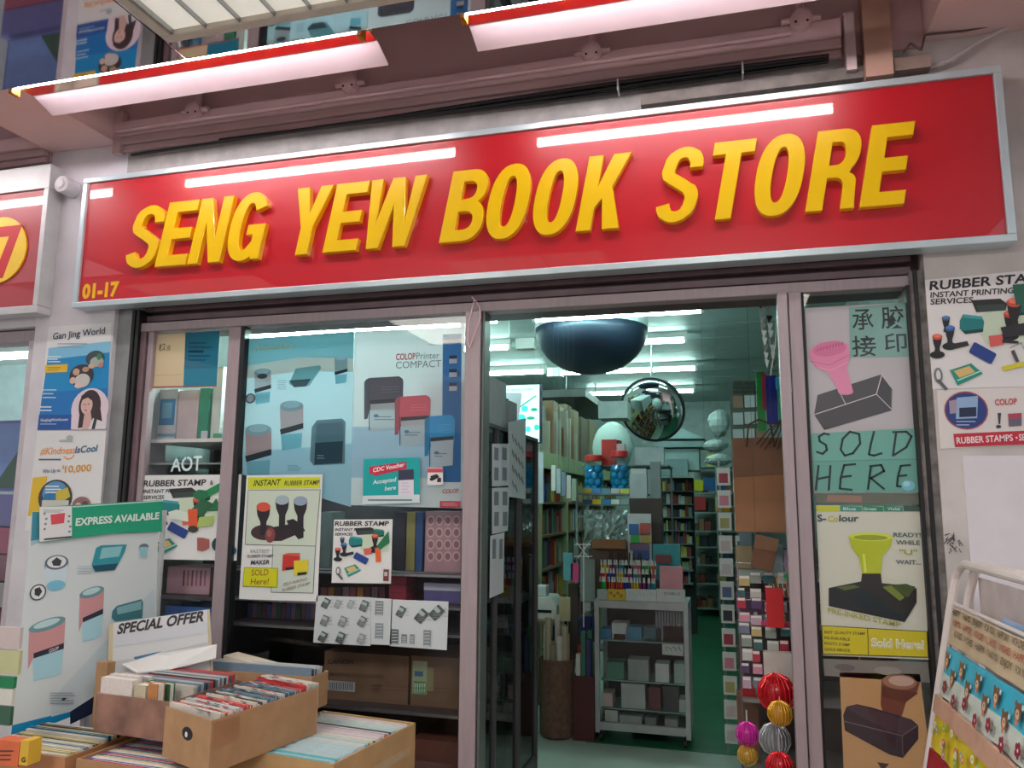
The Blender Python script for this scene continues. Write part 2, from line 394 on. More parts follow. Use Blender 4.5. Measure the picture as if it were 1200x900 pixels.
# ---------------------------------------------------------------- mirrored drop ceiling and its louvre lamp
mc = node('mirror_ceiling', (-2.4, -1.28, 3.25), 'mirror-finished drop ceiling at top left reflecting the posters', 'ceiling panel')
for x0, x1 in ((-6.2, -5.07), (-5.065, -3.5), (-3.495, -1.936), (-1.931, -.37), (-.365, 1.2)):
    MB().box(x0, x1, -6, -1.28, 3.25, 3.27).build('panel', MIRROR, mc)
t = node('louvre_light', (-1.25, -2.2, 3.2), 'square ceiling light with white reflector louvre set in the mirror ceiling', 'ceiling light')
b = MB()
X0, X1, Y0, Y1 = -1.90, -.70, -2.62, -1.42
b.box(X0, X1, Y1-.04, Y1, 3.225, 3.25); b.box(X0, X1, Y0, Y0+.04, 3.225, 3.25); b.box(X0, X0+.04, Y0+.04, Y1-.04, 3.225, 3.25); b.box(X1-.04, X1, Y0+.04, Y1-.04, 3.225, 3.25)
b.build('frame', mat('cream_enamel', (206, 196, 184), .4), t, .004)
LV = mat('louvre_white', (236, 232, 220), .3, noise=0, emit=.4)
for i in range(9):
    x = X0+.05+i*.136
    MB().box(x, x+.004, Y0+.04, Y1-.04, 3.228, 3.248).build('blade', STEEL, t)
MB().box(X0+.04, X1-.04, Y0+.04, Y1-.04, 3.2465, 3.2495).build('reflector', LV, t)
for j, (lx, ly) in enumerate(((-3.9, -2.0), (.1, -3.2), (-2.4, -3.3))):        # added unseen lamps; the two behind the viewer brighten the facade
    t2 = node('louvre_light', (lx, ly, 3.2), ['louvre ceiling light further left in the walkway', 'louvre ceiling light behind the viewer at right', 'louvre ceiling light behind the viewer at left'][j], 'ceiling light')
    boxobj('frame', lx-.6, lx+.6, ly-.6, ly+.6, 3.235, 3.25, mat('cream_enamel', (0, 0, 0)), t2); boxobj('reflector', lx-.56, lx+.56, ly-.56, ly+.56, 3.230, 3.2349, LV if j == 0 else mat('lit_louvre', (255, 250, 240), emit=11.0, noise=0), t2)
# round white fitting on the pillar
t = node('detector', (-3.725, -.08, 3.375), 'small round white fitting on the pillar between the two signs', 'detector')
b = MB(); b.cyl((-3.725, 0, 3.425), (-3.725, -.10, 3.425), .050, n=24); b.build('body', WHITEP, t, .006)
MB().cyl((-3.725, -.10, 3.425), (-3.725, -.112, 3.425), .03, .026, 20).build('cap', WHITEM, t)
# ================================================================ THE SIGN
GF = -.09
t = node('shop_sign', (-1.2, -.05, 2.67), 'long red shop sign with yellow raised letters SENG YEW BOOK STORE', 'sign')
b = MB(); b.box(-3.535, 1.135, -.085, -.01, 2.70, 3.41); b.build('red_panel', RED, t)
X0, X1, Z0, Z1, W = -3.565, 1.168, 2.668, 3.442, .032
FR = mat('sign_frame', (206, 222, 226), .3, metal=.35, noise=.04)
for k in ((X0, X1, Z1-W, Z1), (X0, X1, Z0, Z0+W)): boxobj('frame_rail', k[0], k[1], -.1, .0, k[2], k[3], FR, t, .003)
for k in ((X0, X0+W, Z0+W, Z1-W), (X1-W, X1, Z0+W, Z1-W)): boxobj('frame_rail', k[0], k[1], -.1, .0, k[2], k[3], FR, t, .003)

def arc(cx, cy, rx, ry, a0, a1, n=14, p=1.0):
    out = []
    for i in range(n+1):
        a = math.radians(a0+(a1-a0)*i/n); c_, s_ = cos(a), sin(a)
        out.append((cx+rx*math.copysign(abs(c_)**p, c_), cy+ry*math.copysign(abs(s_)**p, s_)))
    return out
# glyph outlines in a unit-height box (x 0..w before the slant); first loop outer, the rest holes
def gE(w, s=.185, h=.165): return [[(0,0),(w,0),(w,h),(s,h),(s,.415),(w*.93,.415),(w*.93,.58),(s,.58),(s,1-h),(w*.98,1-h),(w*.98,1),(0,1)]]
def gN(w, s=.18): return [[(0,0),(s*.93,0),(s*.93,.64),(w-s*1.05,0),(w,0),(w,1),(w-s*.93,1),(w-s*.93,.37),(s*1.02,1),(0,1)]]
def gY(w, s=.185): c_ = w/2; return [[(c_-s/2,0),(c_+s/2,0),(c_+s/2,.40),(w,1),(w-s*1.05,1),(c_,.60),(s*1.05,1),(0,1),(c_-s/2,.40)]]
def gW(w, s=.175):
    return [[(w*.155,0),(w*.155+s,0),(w*.5,.62),(w*.845-s,0),(w*.845,0),(w,1),(w-s,1),(w*.76,.37),(w*.5+s*.52,1),(w*.5-s*.52,1),(w*.24,.37),(s,1),(0,1)]]
def gT(w, s=.185, h=.165): c_ = w/2; return [[(c_-s/2,0),(c_+s/2,0),(c_+s/2,1-h),(w,1-h),(w,1),(0,1),(0,1-h),(c_-s/2,1-h)]]
def gK(w, s=.185): return [[(0,0),(s,0),(s,.30),(s+.085,.415),(w-s*1.15,0),(w,0),(s+.19,.56),(w*.98,1),(w*.98-s*1.2,1),(s,.57),(s,1),(0,1)]]
def gO(w, s=.185): return [arc(w/2, .5, w/2, .515, 0, 360, 40, .86)[:-1], arc(w/2, .5, w/2-s, .5-.15, 0, 360, 36, .86)[:-1][::-1]]
def gB(w, s=.185, h=.155):
    o = [(0,0)]+arc(w*.56, .285, w*.44, .285, -90, 62, 12, .9)+arc(w*.54, .75, w*.41, .25, -50, 90, 12, .9)+[(0,1)]
    h1 = [(s,h)]+arc(w*.50, h+.13, w*.50-s*.78, .13, -90, 90, 10, .9)+[(s,h+.26)]
    h2 = [(s,.58)]+arc(w*.50, .715, w*.46-s*.78, .125, -90, 90, 10, .9)+[(s,.84)]
    return [o, h1[::-1], h2[::-1]]
def gR(w, s=.185, h=.155):
    o = [(0,0),(s,0),(s,.395),(w*.50,.395)]+arc(w*.52, .29, w*.20, .105, 90, 5, 6)+[(w*.73,.06),(w*.75,0),(w*1.02,0),(w*1.0,.08)]+arc(w*.72, .33, w*.25, .12, 0, 70, 6)+arc(w*.56, .725, w*.42, .275, -50, 90, 14, .9)+[(0,1)]
    h1 = [(s,.55)]+arc(w*.50, .695, w*.48-s*.85, .145, -90, 90, 10, .9)+[(s,.84)]
    return [o, h1[::-1]]
def gS(w, s=.18):
    # centre line, then offset to both sides
    c_ = arc(w*.50, .735, w*.5-s*.5, .185, -8, 150, 12)+arc(w*.46, .69, w*.46-s*.48, .13, 165, 235, 6)+[(w*.50, .515)]+arc(w*.52, .315, w*.48-s*.5, .155, 55, -15, 6)+arc(w*.49, .27, w*.5-s*.5, .19, -15, -172, 14)
    w_ = s*.84; L_, R_ = [], []
    for i, p in enumerate(c_):
        a = c_[max(0, i-1)]; b_ = c_[min(len(c_)-1, i+1)]; dx, dy = b_[0]-a[0], b_[1]-a[1]; l = math.hypot(dx, dy)
        k = w_/2*(.92 if abs(dy) < abs(dx) else 1.05)
        L_.append((p[0]-dy/l*k, p[1]+dx/l*k)); R_.append((p[0]+dy/l*k, p[1]-dx/l*k))
    return [L_+R_[::-1]]
def gG(w, s=.185):
    out = arc(w*.5, .5, w*.5, .515, 32, 300, 30, .88)
    inn = arc(w*.5, .5, w*.5-s, .355, 300, 38, 26, .88)
    o = out+[(w*.74, .10), (w*.78, 0), (w, 0), (w, .52), (w*.52, .52), (w*.52, .37), (w-s*.95, .37), (w-s*.95, .27)]+inn
    return [o]
SH = .19
def letter(g, ch, x, w, z0=2.860, h=.364, y0=-.085, d=.034, m=YEL, parent=t, name=None, nm=None):
    loops = g(w/h) if g else None
    cu = bpy.data.curves.new('g', 'CURVE'); cu.dimensions = '2D'; cu.fill_mode = 'BOTH'; cu.extrude = d/2; cu.bevel_depth = .0025; cu.bevel_resolution = 0; cu.offset = -.0015
    for lp in loops:
        sp = cu.splines.new('POLY'); sp.points.add(len(lp)-1); sp.use_cyclic_u = True
        for p, q in zip(sp.points, lp): p.co = ((q[0]+q[1]*SH)*h, q[1]*h, 0, 1)
    o = bpy.data.objects.new('g', cu); COL.objects.link(o); bpy.context.view_layer.update()
    me = bpy.data.meshes.new_from_object(o.evaluated_get(bpy.context.evaluated_depsgraph_get()))
    bpy.data.objects.remove(o); bpy.data.curves.remove(cu)
    b = MB(); b.add([(x+v.co.x, y0-d/2-v.co.z+.001, z0+v.co.y) for v in me.vertices], [list(p.vertices)[::-1] for p in me.polygons])
    bpy.data.meshes.remove(me)
    o = b.build('letter', m, parent); 
    if nm: o['label'] = nm
    return o
for g, ch, x, w in ((gS,'S',-3.222,.205),(gE,'E',-3.008,.196),(gN,'N',-2.798,.20),(gG,'G',-2.577,.215),(gY,'Y',-2.212,.21),(gE,'E',-1.982,.188),(gW,'W',-1.784,.303),
                    (gB,'B',-1.342,.205),(gO,'O',-1.124,.203),(gO,'O',-.889,.200),(gK,'K',-.657,.202),(gS,'S',-.300,.188),(gT,'T',-.079,.182),(gO,'O',.127,.200),(gR,'R',.361,.192),(gE,'E',.581,.172)):
    letter(g, ch, x, w, nm='raised yellow letter '+ch)
pr = Print((0, -.085, 0), (1, 0, 0), (0, 0, 1)); pr.text('01-17', (96, 349.5), (139, 346), 16.5, (250, 196, 20), .05, 0); o = pr.build(t, 'unit_number', .3)

# neighbour's sign
t = node('neighbour_sign', (-5.2, -.05, 2.66), 'red neighbouring sign with a red 7 in a yellow disc', 'sign')
b = MB(); b.box(-6.5, -3.83, -.085, -.01, 2.70, 3.41); b.build('red_panel', mat('dull_red_acrylic', (170, 20, 34), .35, coat=1, noise=0, coatr=.02), t)
NF = mat('neighbour_frame', (206, 206, 204), .4, metal=.2, noise=.06); boxobj('frame_rail', -6.5, -3.81, -.1, .0, 3.41, 3.56, NF, t, .003); boxobj('frame_rail', -6.5, -3.81, -.1, .0, 2.655, 2.70, NF, t, .003); boxobj('frame_rail', -3.845, -3.81, -.1, .0, 2.70, 3.41, NF, t, .003)
c0 = (-4.145, 3.055); b = MB(); b.cyl((c0[0], -.085, c0[1]), (c0[0], -.095, c0[1]), .205, n=40); b.build('disc', YEL, t)
b = MB(); b.prism([(-4.28, -.0955, 3.20), (-3.985, -.0955, 3.20), (-4.09, -.0955, 2.88), (-4.165, -.0955, 2.88), (-4.075, -.0955, 3.135), (-4.28, -.0955, 3.135)], (0, .0008, 0)); b.build('numeral', ink((200, 30, 40)), t)
# ================================================================ POSTERS AND NOTICES ON THE SHOPFRONT
def sh(pr, x, y, s, prims):
    """a little printed picture: prims in a local frame, s = size factor in picture points"""
    for p in prims:
        k, c = p[0], p[-1]
        if k == 'p': pr.pp([(x+a*s, y+b*s) for a, b in p[1]], c)
        elif k == 'e': pr.ell(x+p[1]*s, y+p[2]*s, p[3]*s, p[4]*s, c)
        elif k == 'l': pr.line([(x+a*s, y+b*s) for a, b in p[1]], p[2]*s, c)
DK = (38, 34, 38); WH = (226, 232, 234)
def knob(pr, x, y, s, top, body=DK, base=True):       # turned handle stamp with a round base
    sh(pr, x, y, s, [('e', 0, 9, 8, 4, (30, 28, 30))] if base else [])
    sh(pr, x, y, s, [('p', [(-5,-9),(5,-9),(4,-3),(2.4,2),(3.4,8),(-3.4,8),(-2.4,2),(-4,-3)], body), ('e', 0, -10, 5.4, 3.2, top), ('e', 0, -11, 4, 1.7, tuple(min(255, v+40) for v in top))])
def autostamp(pr, x, y, s, c, c2=None):               # self-inking stamp, slanted block with dark front
    c2 = c2 or tuple(int(v*.55) for v in c)
    sh(pr, x, y, s, [('p', [(-11,-3),(-8,-9),(9,-7),(11,-2),(10,7),(-6,9),(-11,4)], c), ('p', [(-8,-9),(9,-7),(10,-4),(-8,-6)], tuple(min(255, v+35) for v in c)), ('p', [(-10,5),(-6,9),(10,7),(10,4),(-6,6)], c2)])
def pad(pr, x, y, s, c, ang=.5, w=12, h=6):
    pr.pp([(x+s*(a*w*cos(ang)-b*h*sin(ang)), y+s*(a*w*sin(ang)+b*h*cos(ang))) for a, b in ((-1,-.8),(-.9,-1),(.9,-1),(1,-.8),(1,.8),(.9,1),(-.9,1),(-1,.8))], c)
def tbar(pr, x, y, s, top, body=DK):                  # T shaped hand stamp lying on a bar base
    sh(pr, x, y, s, [('p', [(-12,6),(10,2),(12,6),(-10,11)], (36, 34, 38)), ('p', [(-4,-8),(4,-8),(2.2,5),(-2.2,6)], body), ('e', 0, -10, 5.5, 3.6, top)])

def rubber_services(pr, x, y, sx, sy, right=True):
    """the picture of many stamps; x, y top left of the sheet in picture points, sx, sy its scale on a 116 x 130 sheet"""
    def q(a, b): return (x+a*sx, y+b*sy)
    s = min(sx, sy)
    pr.pp([q(46, 36), q(70, 24), q(112, 28), q(112, 62), q(60, 66)], (206, 222, 196))
    sh(pr, *q(62, 24), s, [('p', [(-20,-10),(14,-12),(22,-6),(20,2),(-14,4)], (40, 44, 42)), ('p', [(-14,-4),(20,-6),(20,2),(-12,4)], (58, 70, 66))])
    autostamp(pr, *q(45, 42), s*1.3, (28, 128, 128)); autostamp(pr, *q(92, 24), s*1.0, (30, 110, 96))
    knob(pr, *q(84, 44), s*1.35, (206, 74, 52)); 
    knob(pr, *q(18, 44), s*.9, (60, 100, 140), base=False); knob(pr, *q(22, 58), s*1.1, (50, 96, 160)); knob(pr, *q(9, 68), s*1.1, (206, 84, 62)); 
    pr.pp([q(20, 66), q(40, 62), q(42, 67), q(24, 72)], (44, 42, 46))
    pad(pr, *q(56, 76), s, (36, 66, 140), .5, 15, 7); sh(pr, *q(70, 62), s, [('p', [(-9,-6),(7,-8),(9,4),(-7,7)], (222, 98, 92)), ('p', [(7,-2),(26,0),(26,3),(7,2)], (46, 40, 44))])
    pr.pp([q(22, 96), q(44, 88), q(56, 100), q(30, 114)], (36, 148, 128)); pr.pp([q(26, 97), q(42, 91), q(48, 98), q(32, 105)], (226, 190, 120)); pr.line([q(30, 108), q(54, 97)], 1.6*s, (190, 230, 214))
    pr.ell(*q(10, 102), 5*s, 9*s, (120, 124, 128)); pr.ell(*q(10, 102), 2.6*s, 6*s, (225, 225, 222)); pr.line([q(10, 108), q(18, 118)], 4*s, (96, 98, 104))
def heading(pr, p, w, h, big, small=True, svc='SERVICES'):
    x, y, slope = p
    pr.text('RUBBER STAMP', (x, y), (x+w, y-w*slope), h, (40, 34, 38), .025, .12)
    pr.text('INSTANT PRINTING', (x, y+h*1.15), (x+w*.72, y+h*1.15-w*.72*slope), h*.62, (52, 44, 48), .02, .12)
    pr.text(svc, (x, y+h*2.15), (x+w*.33, y+h*2.15-w*.33*slope), h*.62, (52, 44, 48), .02, .12)

# --- pillar: video site poster with a dark-haired woman
p = Sheet('poster', 'tall blue poster headed Gan Jing World on the left pillar', [(57, 383), (131, 378), (125, 503), (44, 504)], -.003)
p.pp([(56, 420), (129, 412), (125, 503), (44, 504)], (10, 140, 200)); p.pp([(57, 408), (130, 400), (129, 413), (56, 422)], (130, 196, 226))
p.pp([(50, 460), (127, 455), (125, 503), (44, 504)], (18, 118, 190)); p.pp([(46, 486), (90, 486), (90, 503.5), (44, 504)], (26, 84, 160))
p.text('Gan Jing World', (62, 398), (123, 391), 7.6, (36, 50, 84), .012)
p.micro(68, 403, 115, 407, 2, (140, 150, 170)); p.micro(57, 418, 74, 424, 3, (214, 236, 246), 1.1); p.rect(53.5, 428, 79, 436, (232, 190, 44)); p.micro(56, 431, 76, 433.5, 2, (150, 130, 40), .8)
p.micro(51, 457, 70, 466, 3, (190, 222, 240), 1.1); p.micro(48, 477, 68, 481, 2, (224, 236, 246), 1.2); p.text('GanJingWorld.com', (48, 494), (80, 493), 3.2, (230, 240, 250)); p.micro(48, 497, 72, 499, 1, (160, 200, 230), .8)
for a in [(112, 420, 11, 9, (58, 74, 76)), (114, 424, 8, 6, (170, 178, 168)), (96, 440, 14, 13, (52, 46, 44)), (97, 446, 9, 8, (206, 204, 198)), (90, 436, 4, 4, (210, 170, 140)), (101, 433, 4, 3, (196, 150, 120)), (86, 446, 3.5, 4, (220, 190, 170)), (108, 429, 4, 3, (210, 180, 150)), (117, 418, 3, 4, (60, 130, 90)), (119, 428, 3, 3, (190, 130, 120)), (93, 452, 5, 3, (230, 200, 190))]: p.ell(*a)
p.ell(106, 479, 22, 24, (232, 214, 222)); p.pp([(84, 503.5), (84.5, 488), (106, 484), (126, 488), (125, 503)], (232, 214, 222))
p.ell(106, 476, 13, 19, (58, 40, 46)); p.pp([(95, 478), (118, 474), (121, 497), (92, 502)], (58, 40, 46)); p.ell(102.5, 475, 6.8, 10.5, (226, 186, 176)); p.pp([(100, 484), (107, 482), (110, 503), (97, 503.4)], (218, 176, 166))
p.pp([(104, 503.3), (110, 490), (121, 494), (124, 503)], (226, 222, 224)); p.pp([(108, 503), (112, 488), (115, 490), (112, 503)], (50, 52, 56)); p.pp([(96, 464), (102, 461), (112, 466), (112, 472), (104, 466), (97, 469)], (52, 36, 42))
p.ell(100, 474, 1.1, .6, (60, 40, 44)); p.ell(104.6, 473.6, 1.1, .6, (60, 40, 44)); p.ell(101.4, 481, 1.8, .8, (190, 90, 90)); p.line([(101.6, 474.5), (101, 477.6)], .5, (196, 150, 140))
p.done()
# --- pillar: kindness poster
p = Sheet('poster', 'white poster reading KindnessIsCool and $10,000 under the blue one', [(44, 505), (124.5, 504), (115, 622), (29, 622)], -.003)
p.text('#Kindness', (47, 533), (88, 531), 8, (236, 160, 90), .02, .15); p.text('IsCool', (88, 531), (113.5, 529), 8, (30, 96, 140), .025, .15)
p.line([(75, 535), (79, 538), (84, 537), (87, 533)], 1.1, (240, 160, 80)); p.micro(46, 538.5, 73, 538.5, 1, (100, 100, 120), 1.4); p.ell(82, 513, 4, 3, (170, 186, 180)); p.micro(70, 516, 92, 517.5, 2, (170, 176, 180))
p.text('Win Up to', (50, 554.5), (71, 553), 4.2, (60, 90, 140), .015); p.text('$', (73, 549), (75.5, 549), 4, (220, 150, 40)); p.text('10,000', (76, 554), (107, 552), 8.2, (222, 154, 44), .015)
p.pp([(39, 560), (56, 558), (52, 575), (48, 600), (33, 605)], (232, 190, 40)); p.ell(65, 583, 20, 21, (64, 60, 62)); p.ell(65, 578, 15, 14, (90, 150, 196)); p.pp([(52, 580), (80, 570), (78, 590), (50, 594)], (40, 120, 170)); p.micro(54, 570, 72, 577, 3, (230, 236, 240), 1.2); p.pp([(66, 576), (80, 571), (83, 582), (66, 592)], (210, 190, 60)); p.rect(50, 586, 80, 600, (206, 206, 196)); p.ell(96, 592, 11, 10, (150, 104, 104)); p.ell(92, 594, 4, 5, (220, 200, 190)); p.ell(100, 592, 4, 5, (90, 70, 80))
p.done()
# --- first pane: two sheets behind glass, lettering, stamp poster
p = Sheet('notice', 'cream and blue open booklet taped high in the leftmost pane', [(182, 392), (258, 388), (254, 453), (177, 455)], .064, paper=(228, 204, 178), cat='notice')
p.pp([(217.5, 390), (258, 388), (254, 453), (215, 454)], (24, 126, 168)); p.pp([(216, 432), (255.3, 431), (254, 453), (215, 454)], (0, 172, 206)); p.text('核', (186, 411), (194, 410), 8, (110, 90, 70)); p.text('准', (195, 411), (200, 410), 6, (150, 130, 100))
p.micro(222, 402, 248, 422, 5, (10, 96, 140), 1.6); p.micro(222, 412, 246, 413, 1, (10, 70, 110), 2.4); p.pp([(177, 453), (254, 451.5), (254, 453), (177, 455)], (200, 110, 96)); p.line([(180, 440), (214, 439)], .6, (200, 180, 150)); p.done()
pr = Print((0, .0545, 0), (1, 0, 0), (0, 0, 1)); pr.text('AOT', (200, 552.5), (236, 551), 17, (214, 236, 240), .015); pr.text('AOT', (204, 539), (221, 538.5), 4, (70, 140, 150), .01)
o = pr.mb.build('window_lettering', [ink(c) for c in pr.cols]); tag(o, 'pale lettering AOT on the glass of the leftmost pane', 'lettering')
p = Sheet('poster', 'rubber stamp poster half hidden by the green EXPRESS AVAILABLE strip', [(166, 557), (283, 556), (277, 657), (156, 655)], .052, group=None)
heading(p, (168, 570, .018), 73, 7, 1)
rubber_services(p, 163, 562, .82, .78)
for f in [('p', [(196, 590), (232, 572), (236, 590), (214, 606)], (32, 120, 72))]: pass
p.pp([(232, 580), (262, 564), (276, 560), (275, 566), (244, 583), (234, 590)], (28, 138, 78)); p.ell(236, 580, 9, 6, (30, 112, 70)); p.pp([(222, 600), (238, 584), (250, 590), (238, 606)], (40, 96, 62)); p.pp([(244, 599), (254, 584), (262, 598)], (34, 110, 64))
p.pp([(198, 600), (208, 597), (230, 604), (226, 612), (200, 608)], (222, 232, 216)); p.pp([(221, 597), (232, 596), (233, 622), (222, 622)], (228, 92, 50)); p.ell(227, 620, 6, 4, (60, 60, 50)); p.pp([(234, 606), (252, 604), (250, 616), (232, 618)], (176, 196, 110))
p.pp([(238, 630), (246, 632), (246, 642), (238, 646), (232, 645), (232, 630)], (168, 92, 86)); p.ell(258, 638, 9, 9, (34, 62, 66)); p.ell(270, 645, 8, 6, (30, 76, 116)); p.pp([(260, 618), (274, 604), (272, 626), (260, 630)], (28, 104, 112)); p.ell(262, 622, 6, 7, (40, 90, 100)); p.micro(262, 574, 277, 580, 4, (150, 150, 150)); p.micro(264, 585, 277, 597, 5, (120, 120, 120)); p.text('&', (247, 568), (251, 568), 5, (50, 50, 50)); p.done()

# --- second pane: large printed posters hung inside the glass
LB = (176, 210, 222)
p = Sheet('poster', 'large pale blue poster headed Printer-Line, left in the wide pane', [(287, 397), (415, 388), (411, 594), (284, 556)], .075, paper=(204, 228, 234), th=.003)
p.pp([(287, 397), (415, 388), (415, 420), (350, 419), (287, 429)], (140, 196, 204)); p.pp([(287, 429), (350, 419), (415, 420), (414.6, 436), (350, 435), (286.5, 444)], (206, 210, 204)); p.text('Printer-Line', (298, 412), (343, 408), 7, (206, 216, 190), .02, .15)
p.pp([(286, 530), (414, 520), (411, 594), (284, 556)], (176, 216, 230))
def roundstamp(p, x, y, s, body, d=(30, 60, 70), cap=(150, 196, 206)):
    sh(p, x, y, s, [('p', [(-10,14),(10,12),(9,26),(-9,29)], (128, 200, 214)), ('p', [(-11,-12),(11,-14),(11,8),(-10,14)], body), ('p', [(-11,9),(11,3),(11,8),(-10,14)], d), ('e', 0, -13, 11, 5, cap), ('e', 0, -14, 8, 3, tuple(min(255, v+30) for v in cap))])
for a in [(308, 448, .9, (188, 194, 196)), (303, 522, 1.4, (196, 168, 170)), (342, 492, 1.25, (200, 186, 188))]: roundstamp(p, *a)
def block(p, x, y, s, c=(20, 120, 140)):
    sh(p, x, y, s, [('p', [(-18,-16),(-12,-24),(17,-26),(21,-22),(20,26),(-16,28),(-20,22)], (110, 150, 160)), ('p', [(-12,-20),(18,-22),(18,0),(-14,2)], tuple(min(255, v+60) for v in c)), ('p', [(-14,2),(18,0),(17,25),(-15,27)], c)])
block(p, 384, 517, 1.02, (28, 82, 100)); p.micro(372, 534, 384, 537, 2, (150, 190, 200)); sh(p, 357, 440, 1, [('p', [(-18,10),(-10,-8),(18,-12),(20,-9),(6,12),(-10,14)], (120, 184, 190)), ('p', [(-18,6),(8,4),(2,13),(-12,14)], (60, 104, 112))]); roundstamp(p, 400, 430, .7, (150, 190, 196))
p.ell(294, 467, 6, 6, (90, 110, 120)); p.ell(294, 467, 4, 4, (180, 200, 206)); p.ell(308, 441, 6, 3, (70, 90, 96)); p.micro(326, 446, 338, 456, 5, (150, 180, 188)); p.micro(338, 546, 354, 551, 3, (120, 160, 170)); p.done()
p = Sheet('poster', 'large COLOP Printer compact poster with grey, red and blue stamps', [(416, 388), (544, 383), (545, 596), (411, 592)], .073, paper=(222, 230, 232), th=.003)
p.pp([(412, 500), (520, 500), (520, 560), (412, 560)], (186, 216, 234)); p.pp([(519, 392), (541, 391), (540, 565), (518, 565)], (50, 120, 180)); p.pp([(519, 392), (541, 391), (541, 397), (519, 398)], (40, 150, 180)); p.pp([(519, 398), (541, 397), (541, 401), (519, 402)], (206, 190, 176))
p.text('COLOP', (464, 422), (487, 421), 7.5, (190, 60, 70), .02); p.text('Printer', (488, 421), (515, 420), 7.5, (120, 124, 130), .0); p.text('COMPACT', (464, 432), (517, 430), 8, (128, 132, 138), .0); p.micro(503, 401, 512, 404, 2, (150, 156, 160))
def selfink(p, x, y, w, h, c):
    p.pp([(x, y+6), (x+2, y+3), (x+6, y+1), (x+w-5, y-1), (x+w-1, y+2), (x+w, y+6), (x+w-1, y+h*.66), (x+6, y+h*.72), (x+4, y+h*.9), (x, y+h*.92)], tuple(int(v*.85) for v in c)); p.pp([(x+6, y+1), (x+w-5, y-1), (x+w, y+6), (x+w-1, y+h*.6), (x+6, y+h*.62)], c)
    p.pp([(x+7, y+h*.50), (x+w-2, y+h*.46), (x+w-3, y+h*1.12), (x+8, y+h*1.18)], (206, 222, 226)); p.pp([(x+7, y+h*.50), (x+w-2, y+h*.46), (x+w-2, y+h*.54), (x+7, y+h*.59)], (70, 76, 90)); p.line([(x+6, y+h*.5), (x+6, y+h*1.15)], 1, (90, 90, 100)); p.micro(x+12, y+h*.86, x+w-10, y+h*.92, 2, (120, 150, 170), .9); p.ell(x+14, y+h*.84, 3, 2, (110, 150, 180))
    for i in range(3): p.line([(x+w*.45, y+h*.22+i*3), (x+w-5, y+h*.2+i*3)], .6, tuple(min(255, v+30) for v in c))
selfink(p, 427, 442, 46, 54, (104, 108, 122)); selfink(p, 463, 464, 42, 50, (232, 118, 134)); selfink(p, 498, 487, 36, 52, (60, 180, 236))
for y in (417, 433, 449): p.rect(527, y, 536, y+9, (214, 224, 228)); p.rect(527, y, 536, y+3.5, (40, 60, 90))
p.text('COLOP', (519, 578), (538, 577), 4.5, (190, 60, 70), .015); p.rect(516, 587, 540, 595, (222, 92, 110)); p.micro(519, 590, 538, 592, 2, (240, 190, 196), .8); p.done()
p = Sheet('sticker', 'teal CDC Voucher accepted here sticker on the wide pane', [(426, 538), (492, 536), (492, 589), (425, 591)], .052, paper=(0, 166, 166), cat='sticker')
p.pp([(425.3, 581), (492, 579.5), (492, 589), (425, 591)], (214, 224, 226)); p.pp([(433, 547), (476, 541), (477, 549), (438, 558), (437, 555), (433, 556)], (202, 36, 70)); p.text('CDC Voucher', (437, 553.5), (474, 546.5), 5, (240, 236, 240), .025, .1)
p.text('Accepted', (437, 567.5), (464, 564), 5, (226, 244, 244), .02, .1); p.text('here', (451, 575), (464, 573.5), 5, (226, 244, 244), .02, .1); p.pp([(467, 551), (485, 550), (485, 580), (467, 581)], (226, 222, 232)); p.pp([(467, 551), (485, 550), (485, 562), (467, 563)], (52, 56, 80)); p.micro(471, 566, 482, 577, 4, (200, 180, 200)); p.micro(432, 586, 488, 584.5, 1, (90, 130, 140), 1.6); p.done()
p = Sheet('sticker', 'small white sticker with a black security camera and red top', [(501, 548.5), (519, 548), (519, 568), (501, 568.5)], .052, paper=(232, 228, 230), cat='sticker')
p.rect(501, 549, 519, 553.5, (206, 74, 86)); p.pp([(504, 558), (512, 555.5), (515, 559), (508, 563)], (30, 30, 34)); p.pp([(513, 560), (517, 560), (517, 565), (512, 565)], (30, 30, 34)); p.ell(506, 561.5, 2.4, 2, (30, 30, 34)); p.done()
p = Sheet('poster', 'instant rubber stamp poster with yellow banner and SOLD Here panel', [(289, 557), (378, 556), (372, 705), (280, 702)], .052)
p.pp([(291, 559.5), (375.5, 559), (375, 572), (290.5, 573)], (206, 214, 30)); p.text('INSTANT', (297, 569.5), (328, 568.5), 7, (34, 40, 50), .02, .25); p.text('RUBBER STAMP', (333, 569), (374, 568), 5.5, (44, 50, 60), .02, .2)
p.pp([(291, 575), (375, 574.5), (370, 640), (288, 638)], (206, 218, 200)); p.pp([(320, 639), (369.5, 640), (367, 695), (318, 694)], (206, 216, 204)); p.line([(288, 638), (370, 640), (367, 695), (318, 694), (320, 639)], .6, (70, 80, 80)); p.line([(291, 574.5), (375.5, 574), (370, 640)], .6, (90, 100, 100)); p.line([(291, 574.5), (287.5, 638)], .6, (90, 100, 100))
p.ell(310, 624, 16, 9, (66, 46, 52)); p.pp([(318, 618), (352, 612), (358, 622), (330, 634), (318, 634)], (44, 30, 36)); p.pp([(336, 610), (344, 608), (356, 616), (356, 630), (350, 632), (340, 620)], (34, 28, 34))
def turned(x, y, c):
    p.pp([(x-8, y-18), (x+8, y-18), (x+7, y-9), (x+3.6, y-1), (x+3.4, y+14), (x-4, y+14), (x-3.6, y-1), (x-7, y-9)], (36, 30, 38)); p.ell(x, y-19, 8.2, 5.5, c)
turned(309, 613, (216, 84, 58)); turned(331, 605, (166, 184, 192)); turned(352.5, 606, (150, 166, 188)); p.ell(317, 627, 6, 9, (132, 66, 66)); p.ell(316, 625, 3, 4, (160, 96, 92))
